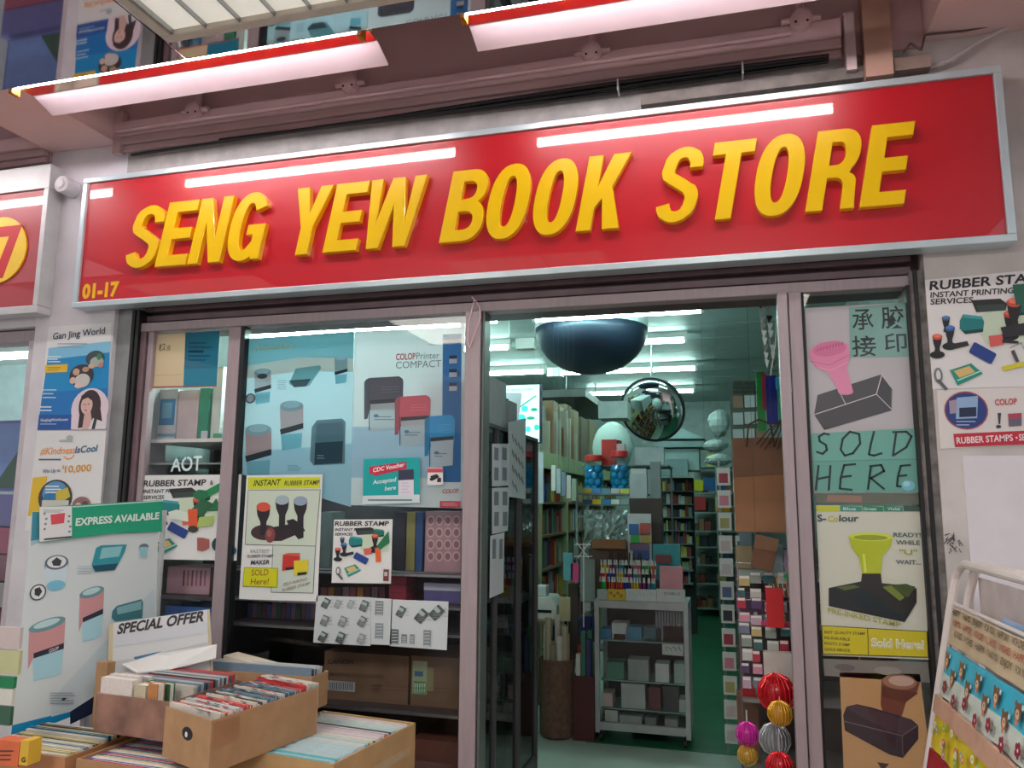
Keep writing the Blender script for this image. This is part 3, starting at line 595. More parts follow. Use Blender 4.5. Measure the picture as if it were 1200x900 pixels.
p.text('FASTEST', (294, 648), (316, 648), 4, (140, 150, 150), .01); p.text('RUBBER STAMP', (290, 653.5), (320, 653), 3.4, (90, 90, 96), .01, .2); p.text('MAKER', (294, 661.5), (316, 661), 5, (60, 66, 80), .025, .2)
p.pp([(287, 665), (326, 666), (325, 688), (285, 687)], (214, 212, 20)); p.line([(287, 665), (326, 666), (325, 688), (285, 687), (287, 665)], .6, (120, 120, 40)); p.text('SOLD', (295, 674.5), (315, 674), 7, (150, 100, 30), .012); p.text('Here!', (294, 685), (315, 684.5), 7, (140, 90, 30), .012, .1)
p.pp([(332, 650), (352, 648), (352, 666), (331, 669)], (196, 50, 44)); p.pp([(332, 650), (338, 648), (352, 648), (352, 652)], (220, 90, 70)); p.pp([(335, 665), (346, 664), (346, 667), (335, 668)], (30, 26, 30)); p.pp([(345, 657), (362, 656), (361, 672), (345, 674)], (226, 206, 40)); p.pp([(349, 671), (360, 670), (360, 673), (349, 674.5)], (40, 36, 36)); p.text('SELF-INKING', (332, 687), (360, 680), 3.8, (150, 120, 120), .0, .2); p.text('RUBBER STAMP', (331, 693.5), (363, 685.5), 3.8, (140, 110, 110), .0, .2); p.done()
p = Sheet('poster', 'small square RUBBER STAMP poster in the middle of the wide pane', [(391.5, 609), (460, 608.5), (458, 684), (388.5, 683)], .052)
heading(p, (392.5, 616, 0), 63, 5.4, 1); rubber_services(p, 391, 611, .58, .57); p.pp([(440, 642), (446, 641), (447, 658), (441, 659)], (228, 104, 56)); p.pp([(442, 640), (456, 622), (457, 636), (446, 644)], (32, 118, 78)); p.rect(450, 667, 456, 681, (120, 60, 56)); p.rect(451, 670, 454.5, 675, (200, 200, 200)); p.done()
# --- leaflets with calculators
def leaflet(lab, c, items, rows=()):
    p = Sheet('leaflet', lab, c, .052, paper=(206, 212, 214), cat='leaflet')
    for x, y, s, g, r in items:
        pad(p, x, y, s, (g, g+6, g+10), r, 5.5, 8); pad(p, x+.2, y-s*3.5, s, (170, 190, 180), r, 4, 2.4)
        for k in range(3): p.line([(x-4*s, y+k*2.6*s), (x+4*s, y+k*2.6*s)], .7*s, (min(255, g+60),)*3)
        p.micro(x+7*s, y-4, x+12*s, y+4, 3, (160, 164, 166), .6)
    for x0, y0, x1, y1, g in rows:
        p.rect(x0, y0, x1, y1, (g, g+8, g+12))
        for k in range(5): p.line([(x0+1, y0+3+(y1-y0-4)*k/4), (x1-1, y0+3+(y1-y0-4)*k/4)], .8, (200, 206, 208))
    p.done()
leaflet('leftmost calculator leaflet, three rows of grey calculators', [(371, 698), (435, 700), (434, 757), (367, 753)],
    [(382, 707, .75, 84, .5), (396, 708, .6, 140, .4), (411, 708, .6, 150, .4), (427, 710, .8, 96, .4), (381, 727, .75, 110, .4), (402, 728, .75, 130, .4), (425, 728, .75, 110, .5), (379, 746, .75, 70, .5), (400, 747, .8, 76, .4), (424, 748, .7, 140, .4)])
leaflet('narrow calculator leaflet between the two wider ones', [(435, 700.5), (460, 702), (458, 756), (434.5, 755)], [], [(440, 704, 449, 721, 130), (440, 730, 449, 749, 140)])
leaflet('rightmost calculator leaflet with three big tilted calculators', [(459, 702.5), (525.5, 705), (523.5, 762), (456.5, 757)],
    [(470, 717, .8, 84, .5), (494, 722, 1.0, 80, .7), (512, 718, 1.05, 84, .8)], [(459, 737, 467, 755, 90), (471, 743, 477, 754, 110), (481, 743, 486, 755, 130), (497, 738, 505, 757, 130)])

# --- right hand pane
p = Sheet('notice', 'handmade notice with pink handled stamp reading SOLD HERE', [(943, 361), (1066, 354), (1080, 578), (954, 578)], .041, paper=(196, 190, 194), cat='notice', th=.002)
p.pp([(995, 361), (1065.5, 354), (1068, 418), (996, 419)], (126, 172, 162))
for ch, x, y, w, h in (('承', 999, 385, 25, 22), ('胶', 1033, 383, 27, 24), ('接', 999, 416, 28, 22), ('印', 1037, 411, 26, 20)): p.text(ch, (x, y), (x+w, y-1), h, (34, 44, 48), .008)
def dark(pts, c=(66, 64, 68)): p.pp(pts, c)
dark([(954, 486), (958, 463), (1032, 439), (1046, 457), (1045, 480), (966, 504)]); p.pp([(1032, 440), (1046, 457), (1045, 481), (1027, 462)], (56, 54, 58)); p.pp([(1027, 462), (1045, 481), (966, 504), (954, 486)], (60, 58, 62)); p.line([(954, 486), (1027, 462), (1033, 440)], 1, (214, 206, 210)); p.line([(1027, 462), (1045, 480)], .8, (214, 206, 210)); p.line([(1045, 457), (1045, 480)], .7, (180, 176, 180)); p.line([(985, 462), (991, 474)], .9, (200, 190, 196))
p.ell(991, 459, 9, 4, (224, 130, 168)); p.pp([(948, 418), (950, 409), (960, 402), (982, 399), (994, 404), (996, 418), (992, 430), (999, 456), (996, 461), (983, 461), (980, 454), (970, 437), (956, 430)], (228, 138, 174)); p.ell(972, 409, 20, 8.5, (216, 118, 158), rot=.12); p.line([(950, 424), (972, 428), (995, 416)], 1.0, (206, 110, 150)); p.line([(953, 430), (974, 434), (994, 424)], .9, (240, 168, 196))
for i in range(9): p.line([(957+i*3.6, 412-i*.9), (959+i*3.6, 408-i*.9)], .7, (150, 60, 104))
p.pp([(951, 508), (1075, 502), (1079, 577), (955, 577)], (112, 176, 162)); p.pp([(953, 540), (1077, 537), (1079, 577), (955, 577)], (104, 166, 152)); p.line([(952, 541), (1077, 538)], .6, (84, 140, 128))
H_ = (30, 52, 52)
def hand(ch, x, y, w, h, lw=2.6):
    G = {'S': [[(.85,.06),(.5,0),(.15,.16),(.2,.38),(.62,.56),(.7,.8),(.4,1),(0,.9)]], 'O': [[(.45,0),(.1,.3),(0,.75),(.2,1),(.6,.9),(.95,.5),(.9,.1),(.45,0)]], 'L': [[(.3,0),(.12,.5),(0,.95),(.3,1),(.75,.9)]], 'D': [[(.2,.05),(.05,1)],[(.05,.02),(.7,0),(.95,.2),(.7,.65),(.05,1)]],
         'H': [[(.15,0),(0,1)],[(.85,0),(.75,1)],[(.08,.55),(.8,.45)]], 'E': [[(.9,.0),(.25,.04),(.05,.55),(0,.95),(.7,1)],[(.1,.5),(.65,.46)]], 'R': [[(.15,.05),(0,1)],[(.1,.05),(.7,0),(.85,.25),(.15,.55),(.85,1)]]}[ch]
    for st in G: p.line([(x+a*w, y+b*h) for a, b in st], lw, H_)
for ch, x, y, w, h in (('S', 957, 508, 17, 24), ('O', 985, 506, 24, 28), ('L', 1018, 506, 20, 28), ('D', 1045, 506, 24, 28), ('H', 956, 546, 20, 28), ('E', 984, 544, 20, 30), ('R', 1017, 545, 22, 28), ('E', 1051, 545, 17, 26)): hand(ch, x, y, w, h)
p.ell(1064, 569, 8, 6, (120, 190, 206)); p.ell(1062, 567, 4, 3, (160, 214, 224)); p.done()
p = Sheet('poster', 'S-Colour poster with yellow handled pre-inked stamp and Sold Here strip', [(956, 592), (1082, 594), (1088, 773), (964, 768)], .041, paper=(214, 214, 198))
for x0, x1, c in ((956, 984, (196, 200, 60)), (984, 1010, (60, 140, 120)), (1010, 1035, (48, 128, 92)), (1035, 1058, (52, 130, 100)), (1058, 1082, (60, 90, 76))): p.pp([(x0+.3, 592.5), (x1, 592.8+(x1-956)*.014), (x1, 599.5), (x0+.6, 599.2)], c)
for x, s_, c in ((988, 'Blue', (200, 220, 220)), (1012, 'Green', (200, 230, 220)), (1040, 'Violet', (200, 220, 220))): p.text(s_, (x, 598), (x+15, 598), 3.6, c, .02)
p.text('S-', (958, 611), (968, 611), 8, (50, 70, 90), .03); p.text('Co', (970, 611), (982, 611), 6.5, (196, 190, 90), .03, .1); p.text('lour', (983, 611), (1006, 611), 7.5, (60, 84, 90), .03, .1)
for s_, x, y, w in (('READY!', 1047, 629, 32), ('WHILE', 1050, 638, 28), ('WAIT...', 1050, 661, 29)): p.text(s_, (x, y), (x+w, y+.5), 5, (70, 92, 96), .02)
p.text('"U"', (1054, 649.5), (1075, 650), 6, (160, 160, 50), .02)
p.pp([(971, 689), (971, 710), (1060, 729), (1074, 705), (1072, 687), (1010, 681)], (34, 36, 34)); p.pp([(971, 689), (1010, 683), (1064, 700), (1060, 729), (971, 710)], (26, 30, 34)); p.pp([(1034, 686), (1062, 684), (1072, 688), (1064, 700)], (60, 80, 34)); p.pp([(1034, 688), (1044, 686), (1060, 700), (1054, 704)], (116, 130, 50)); p.pp([(980, 688), (1000, 685), (1008, 688), (990, 692)], (86, 100, 50)); p.pp([(1060, 729), (1064, 700), (1074, 688), (1074, 706)], (18, 20, 22))
p.pp([(1010, 672), (1032, 672), (1034, 690), (1022, 698), (1008, 688)], (30, 32, 34)); p.pp([(994, 628), (1046, 628), (1044, 640), (1034, 652), (1032, 672), (1010, 672), (1007, 654), (998, 642)], (178, 190, 30)); p.ell(1020, 629, 26, 5, (206, 216, 70)); p.ell(1020, 630, 20, 3.2, (150, 164, 30)); p.line([(1012, 650), (1014, 670)], 3, (210, 220, 90))
p.text('PRE-INKED STAMP', (970, 717.5), (1055, 735), 6, (176, 172, 90), .02)
p.pp([(963, 733), (1086, 740), (1087.5, 770), (964, 766)], (206, 192, 30)); p.line([(963, 733), (1086, 740), (1087.5, 770), (964, 766), (963, 733)], .9, (50, 46, 30)); p.line([(1016.5, 736), (1017.5, 768)], .9, (50, 46, 30))
for i, s_ in enumerate(('BEST QUALITY STAMP', 'RE-INKABLE', 'PHOTO STAMP', 'QUICK SERVICE')): p.text(s_, (966, 742+i*6.6), (966+(48 if i == 0 else 30), 744+i*6.6), 3.2, (96, 84, 30), .02)
p.text('Sold Here!', (1021, 757.5), (1083, 760.5), 10.5, (236, 236, 220), .05); p.text('Sold Here!', (1022, 758), (1082, 760.5), 9.5, (196, 190, 150), .0); p.done()
p = Sheet('poster', 'brown photograph of a wooden handled stamp low in the right pane', [(984, 788), (1078, 790), (1096, 935), (990, 935)], .041, paper=(196, 152, 104), th=.002)
p.pp([(1033, 796), (1040, 791), (1062, 792), (1078, 800), (1074, 812), (1062, 822), (1054, 848), (1036, 840), (1032, 826)], (112, 58, 42)); p.ell(1054, 799, 20, 9, (150, 104, 86)); p.ell(1056, 798, 15, 6, (190, 160, 146)); p.pp([(1033, 804), (1076, 812), (1060, 824), (1034, 816)], (92, 42, 32))
p.pp([(988, 838), (992, 828), (1004, 825), (1022, 829), (1068, 843), (1076, 850), (1076, 866), (1058, 888), (1042, 884), (990, 856)], (44, 26, 36)); p.pp([(992, 830), (1004, 826), (1068, 844), (1074, 852), (1058, 860), (1040, 856)], (66, 44, 54)); p.line([(989, 845), (1057, 862), (1075, 850)], .8, (130, 110, 116)); p.line([(1057, 862), (1058, 886)], .8, (110, 90, 96)); p.pp([(1028, 893), (1042, 895), (1034, 903)], (60, 40, 40)); p.done()
p = Sheet('sheet', 'old grey-white paper strip above the brown stamp photograph', [(964, 772), (1087, 776), (1090, 800), (966, 792)], .041, paper=(126, 122, 118), cat='paper'); p.ell(990, 782, 12, 4, (100, 96, 94)); p.ell(1040, 786, 16, 5, (146, 140, 134)); p.done()
p = Sheet('sheet', 'strip of books edge and tape between SOLD HERE and the S-Colour poster', [(955, 578), (1080, 579), (1081, 591), (956, 590)], .041, paper=(108, 112, 100), cat='paper'); p.pp([(970, 580), (1010, 581), (1010, 589), (968, 588)], (150, 120, 104)); p.done()

# --- right wall
p = Sheet('poster', 'large RUBBER STAMP poster on the wall right of the shopfront', [(1084, 328), (1236, 314), (1240, 452), (1093, 456)], -.003, paper=(234, 230, 228))
p.text('RUBBER STAMP', (1089, 340), (1231, 329), 10.5, (40, 34, 40), .025, .15); p.text('INSTANT PRINTING', (1090, 349), (1188, 343.5), 6.5, (50, 44, 50), .02, .15); p.text('SERVICES', (1090, 357), (1140, 354.5), 6.5, (50, 44, 50), .02, .15)
rubber_services(p, 1088, 338, 1.13, 1.0); knob(p, 1188, 372, 1.7, (210, 84, 60)); p.pp([(1172, 384), (1236, 372), (1238, 388), (1176, 396)], (46, 44, 48)); p.pp([(1186, 334), (1236, 330), (1236, 352), (1190, 358)], (40, 100, 80)); p.line([(1183, 408), (1196, 402), (1200, 410)], 1, (150, 150, 150)); p.pp([(1188, 410), (1194, 424), (1190, 425), (1184, 412)], (80, 80, 84)); p.pp([(1173, 430), (1236, 416), (1236, 421), (1175, 435)], (222, 210, 50)); p.done()
p = Sheet('wall_sign', 'white plastic board reading RUBBER STAMPS with a round stamp photo', [(1098, 457), (1240, 452), (1246, 519), (1102, 526)], -.004, paper=(228, 220, 216), th=.006, cat='sign')
p.ell(1132, 481, 26, 22.5, (176, 84, 92)); p.ell(1132, 481, 24.5, 21, (40, 64, 128)); p.pp([(1121, 466), (1146, 464), (1145, 490), (1120, 491)], (150, 180, 214)); p.pp([(1124, 478), (1144, 477), (1144, 488), (1124, 489)], (34, 44, 74)); p.pp([(1112, 470), (1121, 468), (1121, 484), (1113, 485)], (170, 150, 170)); p.micro(1121, 494, 1143, 498, 2, (180, 200, 230), 1.2)
p.text('COLOP', (1166, 475), (1192, 473.5), 7, (196, 80, 84), .03); p.pp([(1169, 484), (1173, 484), (1172, 497), (1170, 497)], (70, 60, 66)); p.ell(1170, 500, 3, 2, (60, 56, 60)); p.pp([(1181, 485), (1197, 484), (1197, 499), (1182, 500)], (110, 100, 120)); p.pp([(1181, 485), (1197, 484), (1197, 490), (1182, 491)], (180, 70, 90)); p.pp([(1202, 485), (1218, 484), (1218, 499), (1203, 500)], (100, 110, 140))
p.pp([(1117, 508.5), (1240, 503), (1242, 519), (1119, 524)], (196, 42, 62)); p.text('RUBBER STAMPS', (1121, 520), (1187, 516.5), 7.5, (240, 226, 228), .02); p.ell(1191, 513, 1.2, 1.2, (240, 226, 228)); p.text('SELF-INKING', (1194, 516.3), (1238, 514), 7.5, (240, 226, 228), .02); p.done()
p = Print((0, -.0045, 0), (1, 0, 0), (0, 0, 1))
for k in range(26): 
    x = 1109+random.uniform(0, 10)+(k//9)*3; y = 624+random.uniform(0, 24); p.line([(x, y), (x+random.uniform(-4, 4), y+random.uniform(1, 5))], 1.1, (70, 62, 62))
o = p.mb.build('writing_marks', [ink(c) for c in p.cols]); tag(o, 'faded black brush marks on the right wall beside the pane', 'writing')
# ================================================================ INSIDE: LAMPS
def infit(x0, x1, y, z, lab, g='fluorescent battens on the shop ceiling', tm=None):
    t = node('batten_light', ((x0+x1)/2, y, z), lab, 'ceiling light', g)
    b = MB(); b.box(x0, x1, y-.035, y+.035, z+.03, z+.085); b.build('housing', WHITEM, t)
    b = MB(); b.cyl((x0+.03, y, z), (x1-.03, y, z), .016, n=12); b.build('tube', tm or TUBEI, t, smooth=True)
    for x in (x0+.005, x1-.03): boxobj('lamp_holder', x, x+.025, y-.018, y+.018, z-.02, z+.035, WHITEM, t)
    return t
infit(-1.54, -.14, 2.6, 3.10, 'nearest batten light in front of the dark dome'); infit(-3.2, -1.80, 2.56, 3.10, 'batten light just left of the nearest one, mostly behind the mullion')
infit(-1.74, -.33, 3.74, 3.10, 'batten light in the second row, right of the dark dome'); infit(-3.2, -2.03, 3.7, 3.10, 'batten light in the second row at left')
infit(-1.9, -.30, 5.35, 3.10, 'batten light in the third row, right half'); infit(-3.2, -2.02, 5.2, 3.10, 'batten light in the third row, left half')
infit(-1.9, -.40, 7.2, 3.10, 'farthest batten light at the back of the shop')
# the lamp over the window display
a = at(292, 392, .45); b_ = at(546, 380.5, .45)
infit(a.x-.1, b_.x+.0, .45, (a.z+b_.z)/2, 'long lamp over the window display behind the posters', None, mat('lit_tube_display', (215, 255, 248), emit=130, noise=0))
for x in (-2.9, -1.5): MB().cyl((x, .45, (a.z+b_.z)/2+.08), (x, .45, 3.184), .004, n=6).build('hanger', STEEL, COL.objects['batten_light.007'])
for x, y, k in ((-1.88, 3.72, 'left'), (-2.0+.04, 5.45, 'rear')):
    o = MB(); o.box(x-.09, x+.09, y-.06, y+.06, 3.08, 3.185); tag(o.build('ballast_box', WHITEM), 'small white ceiling box between batten lights, '+k+' row', 'junction box')
# dark dome and round mirror
b = MB(); R_ = .50; b.lathe((-1.14, 3.17, 3.12), [(R_*cos(a)+.0005, -.40*sin(a)) for a in [i*pi/2/10 for i in range(10, -1, -1)]], 40)
t = node('security_dome', (-1.14, 3.12, 2.7), 'large dark blue hemispherical dome under the shop ceiling', 'dome')
b.build('bowl', mat('navy_acrylic', (16, 30, 50), .55, noise=0), t, smooth=True)
b = MB(); b.cyl((-1.14, 3.17, 3.12), (-1.14, 3.17, 3.184), .50, n=40); b.build('rim', mat('pale_rim', (190, 206, 206), .4), t)
t = node('convex_mirror', (-.68, 4.1, 2.18), 'round convex mirror hanging from the ceiling, reflecting piled goods', 'mirror')
C0 = Vector((-.70, 4.1, 2.50)); b = MB(); b.lathe((0, 0, 0), [(.31*sin(a), .09*cos(a)) for a in [i*pi/2/8 for i in range(8, -1, -1)]][:-1]+[(.001, .09)], 36)
o = b.build('mirror_face', mat('mirror_glass', (220, 226, 226), .02, metal=1, noise=0), t, smooth=True, local=True); o.location = C0-WL[t.name]; o.rotation_euler = (math.radians(112), 0, math.radians(-12))
b = MB(); b.lathe((0, 0, 0), [(.30, -.01), (.325, -.01), (.325, .015), (.305, .015)], 36); o = b.build('rim', DARK, t, local=True); o.location = C0-WL[t.name]; o.rotation_euler = (math.radians(112), 0, math.radians(-12))
MB().cyl((-.70, 4.12, 2.75), (-.70, 4.12, 3.185), .012).build('hanger', STEEL, t)

# ================================================================ THINGS MADE FROM THEIR FRONT OUTLINE
SNAP = None       # heights of the shelf tops that things stand on
def pb(name, x0, y0, x1, y1, Y, d, m, lab=None, cat=None, parent=None, group=None, bevel=0):
    a = at((x0+x1)/2, y1, Y); c = at((x0+x1)/2, y0, Y); l = at(x0, (y0+y1)/2, Y); r = at(x1, (y0+y1)/2, Y)
    z0, z1 = a.z, c.z
    if SNAP:
        z0 = min(SNAP, key=lambda q: abs(q-z0))+.0008; up = [q for q in SNAP if q > z0+.01]; z1 = max(z0+.02, z1)
        if up: z1 = min(z1, min(up)-.022)
    o = boxobj(name, l.x, r.x, Y, Y+d, z0, z1, m, parent, bevel)
    if lab: tag(o, lab, cat, group)
    return o
def pbz(name, x0, y0, x1, z0, Y, d, m, lab=None, cat=None, parent=None, group=None, bevel=0):
    c = at((x0+x1)/2, y0, Y); ym = y0+10; l = at(x0, ym, Y); r = at(x1, ym, Y)
    o = boxobj(name, l.x, r.x, Y, Y+d, z0, c.z, m, parent, bevel)
    if lab: tag(o, lab, cat, group)
    return o
def xz(x, y, Y): p = at(x, y, Y); return p.x, p.z
def M(c, r=.6, **k): return mat('goods_%d_%d_%d_%d' % (c+(int(r*10),)), c, r, noise=.06, scale=12, **k)
def front_print(o, Y, items, rough=.5):
    p = Print((0, Y-.0006, 0), (1, 0, 0), (0, 0, 1))
    for it in items:
        if it[0] == 'r': p.rect(*it[1:])
        elif it[0] == 'e': p.ell(*it[1:])
        elif it[0] == 't': p.text(*it[1:])
        elif it[0] == 'p': p.pp(*it[1:])
        elif it[0] == 'l': p.line(*it[1:])
        elif it[0] == 'm': p.micro(*it[1:])
    return p.build(o, rough=rough)
# ---------------------------------------------------------------- window display
t = node('display_rack', (-2.2, .5, 0), 'dark steel display shelving behind the shop window', 'shelving')
SD = mat('dark_shelf_paint', (70, 62, 66), .5); DB = mat('dark_backboard', (64, 54, 60), .6, noise=.2)
boxobj('back_panel', -3.25, -1.24, .80, .82, 0, 2.2, DB, t)
for x in (-3.23, -2.62, -1.275): boxobj('post', x, x+.03, .10, .13, 0, 2.2, SD, t); boxobj('post', x, x+.03, .765, .795, 0, 2.2, SD, t)
for z in (1.45, 1.75): boxobj('shelf', -1.9, -1.24, .42, .80, z, z+.015, SD, t)
boxobj('shelf', -3.2, -2.60, .14, .80, 1.915, 1.935, WHITEM, t); boxobj('shelf', -3.2, -2.60, .14, .80, 1.79, 1.80, mat('glass_shelf', (150, 160, 160), .3), t)
boxobj('shelf', -3.2, -2.60, .14, .80, 1.06, 1.08, SD, t)
for z in (1.225, 1.07, .94, .565): boxobj('shelf', -2.58, -1.24, .14, .80, z, z+.018, SD, t); boxobj('shelf_edge', -2.58, -1.24, .135, .14, z, z+.012, STEEL, t)
boxobj('side_panel', -2.60, -2.58, .14, .80, 0, 2.2, BLACK, t)
zs = 1.9355
def onshelf(name, px0, px1, pytop, z, Y, d, m, lab, cat, group=None, prints=None, bevel=0):
    l = at(px0, pytop, Y); r = at(px1, pytop, Y); o = boxobj(name, l.x, r.x, Y, Y+d, z, max(z+.01, l.z), m, None, bevel); tag(o, lab, cat, group)
    if prints: front_print(o, Y, prints)
    return o
zl = 1.9355
onshelf('carton', 180, 209, 457, zl, .22, .2, M((206, 208, 214)), 'white carton with a blue printed window on the top shelf of the first pane', 'box', prints=[('r', 188, 468, 204, 498, (60, 130, 180)), ('r', 191, 472, 201, 490, (110, 170, 200)), ('l', [(184, 510), (206, 510)], 3, (110, 160, 190))])
onshelf('carton', 210, 234, 458, zl, .22, .2, M((208, 190, 196)), 'pinkish white plain carton on the top shelf of the first pane', 'box')
onshelf('carton', 235, 246, 455, zl, .22, .2, M((30, 140, 110)), 'narrow green carton on the top shelf of the first pane', 'box', prints=[('r', 236, 505, 243, 516, (200, 200, 210))])
onshelf('carton', 251.5, 262, 430, zl, .24, .2, M((214, 220, 216)), 'tall white carton at the right end of the top shelf of the first pane', 'box', prints=[('r', 250, 508, 260, 513, (60, 140, 100))])
onshelf('carton', 168, 216, 548, 1.8005, .25, .45, M((150, 156, 160)), 'flat grey carton below the AOT lettering', 'box'); 
onshelf('gift_pack', 197, 247, 664, 1.0805, .22, .25, M((190, 150, 160), .4), 'pink pack of pens in a clear box below the left stamp poster', 'box', prints=[('l', [(216+i*5, 669), (215+i*5, 686)], 2.0, (150, 90, 100) if i % 2 else (120, 60, 90)) for i in range(6)])
pb('book', 193, 711, 248, 724, .2, .2, M((40, 90, 160)), 'flat blue book below the pink pen pack', 'book')
# wide pane rows
z1 = 1.2435
for i, (a, b_, c, w) in enumerate(((376, 389, (120, 128, 130), 'grey'), (462, 476, (58, 50, 66), 'dark'), (477, 487, (150, 140, 90), 'olive'), (488, 496, (50, 80, 130), 'blue'))):
    onshelf('toy_box', a, b_, 600, z1, .24, .15, M(c, .3), w+' upright packet on the upper shelf of the wide pane', 'box')
o = onshelf('bangle_pack', 499, 543, 599, z1, .22, .2, M((178, 140, 148), .3), 'clear pinkish pack of rings at the right end of the upper shelf', 'box')
front_print(o, .22, [('e', 505+(k % 4)*10, 610+(k//4)*14, 4.6, 6, (206, 176, 180)) for k in range(16)]+[('e', 505+(k % 4)*10, 610+(k//4)*14, 3, 4, (150, 104, 116)) for k in range(16)])
for i in range(3): l = at(456, 690, .25); r = at(476, 690, .25); tag(boxobj('red_box', l.x, r.x, .25, .40, 1.089+i*.042, 1.129+i*.042, M((170, 44, 70))), 'small crimson box stacked left of the purple box', 'box', 'crimson boxes in the window')
for i in range(3): l = at(480, 690, .45); r = at(538, 690, .45); tag(boxobj('dark_red_box', l.x, r.x, .45, .65, 1.089+i*.042, 1.129+i*.042, M((92, 40, 50))), 'dark red flat box in the pile behind the purple box', 'box', 'dark red boxes in the window')
SNAP = [.9585, 1.0885, 1.2435]
o = pb('memo_box', 497, 683, 541, 702, .24, .2, M((90, 84, 140)), 'white and purple box standing alone below the ring pack', 'box'); front_print(o, .24, [('r', 497, 683, 541, 693, (196, 200, 216))])
for i in range(8): pb('packet', 381+i*8.5, 612, 379+i*9, 640, .3, .1, M([(120, 140, 100), (150, 110, 110), (90, 90, 96)][i % 3]), 'small packet in the row behind the square stamp poster', 'packet', group='packets behind the square poster')
for i in range(18): pb('spine_packet', 267+i*5.7, 706+(i % 3), 272+i*5.7, 729, .3, .15, M([(90, 96, 150), (150, 110, 130), (70, 110, 100), (130, 80, 96)][i % 4]), 'narrow packet in the row under the SOLD Here poster', 'packet', group='packets under the instant stamp poster')
for i in range(9): pb('spine_packet', 376+i*8.5, 688, 383+i*8.5, 697, .3, .15, M([(130, 60, 76), (190, 120, 50), (110, 60, 80), (140, 110, 120)][i % 4]), 'tiny packet just above the calculator leaflets', 'packet', group='packets above the calculator leaflets')
SNAP = None
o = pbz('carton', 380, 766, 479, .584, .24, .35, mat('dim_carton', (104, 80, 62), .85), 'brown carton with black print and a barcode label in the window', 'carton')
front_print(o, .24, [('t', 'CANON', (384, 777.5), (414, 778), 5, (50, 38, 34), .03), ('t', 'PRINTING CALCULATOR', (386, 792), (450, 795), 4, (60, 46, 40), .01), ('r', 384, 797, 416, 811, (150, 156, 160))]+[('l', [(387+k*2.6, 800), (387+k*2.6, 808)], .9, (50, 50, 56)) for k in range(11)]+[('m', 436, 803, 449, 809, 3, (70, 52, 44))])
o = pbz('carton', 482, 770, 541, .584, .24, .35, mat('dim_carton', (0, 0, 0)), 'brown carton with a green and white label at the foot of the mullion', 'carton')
front_print(o, .24, [('r', 484, 774, 500, 814, (140, 150, 120)), ('r', 485, 798, 499, 813, (40, 110, 74)), ('r', 501, 782, 508, 810, (120, 120, 80))]+[('l', [(486.5+k*2.8, 801), (486.5+k*2.8, 805)], 1.8, (170, 190, 160)) for k in range(5)]+[('l', [(486.5+k*2.8, 807), (486.5+k*2.8, 811)], 1.8, (150, 180, 150)) for k in range(5)]+[('r', 486, 786, 496, 793, (50, 90, 120)), ('l', [(534, 776), (534, 812)], .8, (100, 80, 70))])
pbz('crate', 482, 868, 540, .0, .2, .4, mat('dark_red_brown', (100, 58, 50), .6), 'dark reddish crate at the bottom of the window beside the mullion', 'crate')

# ---------------------------------------------------------------- glass cabinet along the entrance side
t = node('glass_cabinet', (-1.4, .7, 0), 'tall glass sided cabinet lining the entrance, papers taped to it', 'cabinet')
for y in (.86, 1.27): boxobj('post', -1.205, -1.175, y, y+.03, 0, 1.98, mat('dark_cabinet_frame', (74, 70, 74), .5), t)
boxobj('top', -1.62, -1.175, .86, 1.3, 1.98, 2.0, SD, t); boxobj('base', -1.62, -1.175, .86, 1.3, 0, .08, SD, t); boxobj('back_panel', -1.64, -1.62, .86, 1.3, 0, 2.0, DB, t); boxobj('end_panel', -1.62, -1.21, 1.285, 1.3, .08, 1.98, DB, t)
for y in (.125, .38, .83): sbox('trim_28', -1.205, -1.175, y, y+.025, 0, 1.98, mat('dark_cabinet_frame', (0, 0, 0)))
struct(boxobj('window_5', -1.195, -1.190, .152, .828, .02, 1.98, glass('cabinet_glass', (206, 218, 216)))); sbox('trim_29', -1.23, -1.175, .125, .855, 1.981, 2.0, SD)
boxobj('sliding_glass', -1.195, -1.190, .89, 1.27, .08, 1.98, glass('cabinet_glass', (206, 218, 216)), t)
for z in (.55, .95, 1.35, 1.68): boxobj('shelf', -1.62, -1.21, .87, 1.285, z, z+.015, SD, t)
random.seed(3)
for z, n in ((.081, 3), (.566, 4), (.966, 4), (1.366, 3), (1.696, 3)):
    for i in range(n):
        y = .90+i*.36/n; c = random.choice([(70, 62, 66), (120, 96, 90), (60, 90, 96), (150, 150, 150), (110, 60, 60), (40, 70, 64), (130, 120, 96)])
        tag(boxobj('goods_box', -1.5, -1.26, y, y+.33/n, z, z+random.uniform(.12, .26), M(c)), 'dim goods box standing inside the tall glass cabinet', 'box', 'boxes in the tall glass cabinet')
def xsheet(name, lab, corners, X, paper=(206, 212, 214), cat='leaflet'):
    return Sheet(name, lab, corners, paper=paper, cat=cat, plane=((X, 0, 0), (0, 1, 0), (0, 0, 1)), th=.002)
for i, (c, n) in enumerate((([(577, 520), (596, 520), (596, 569), (577, 570)], 4), ([(577, 572), (597, 571), (595, 622), (577, 626)], 4), ([(575, 628), (591, 624), (590, 694), (574, 701)], 2))):
    p = xsheet('leaflet', ['top', 'middle', 'bottom'][i]+' sheet of grey product pictures taped to the glass cabinet', c, -1.172)
    x0, x1 = c[0][0], c[1][0]; y0, y1 = c[0][1], c[2][1]
    for k in range(n):
        p.rect(x0+2+(k % 2)*(x1-x0)*.5, y0+4+(k//2)*(y1-y0)*.48, x0+(x1-x0)*.36+(k % 2)*(x1-x0)*.5, y0+(y1-y0)*.4+(k//2)*(y1-y0)*.48, (120, 130, 138))
    p.done()
p = xsheet('drawing_sheet', 'large sheet with dark brush drawing on the glass cabinet', [(596, 495), (616, 490), (616, 585), (596, 582)], -1.170)
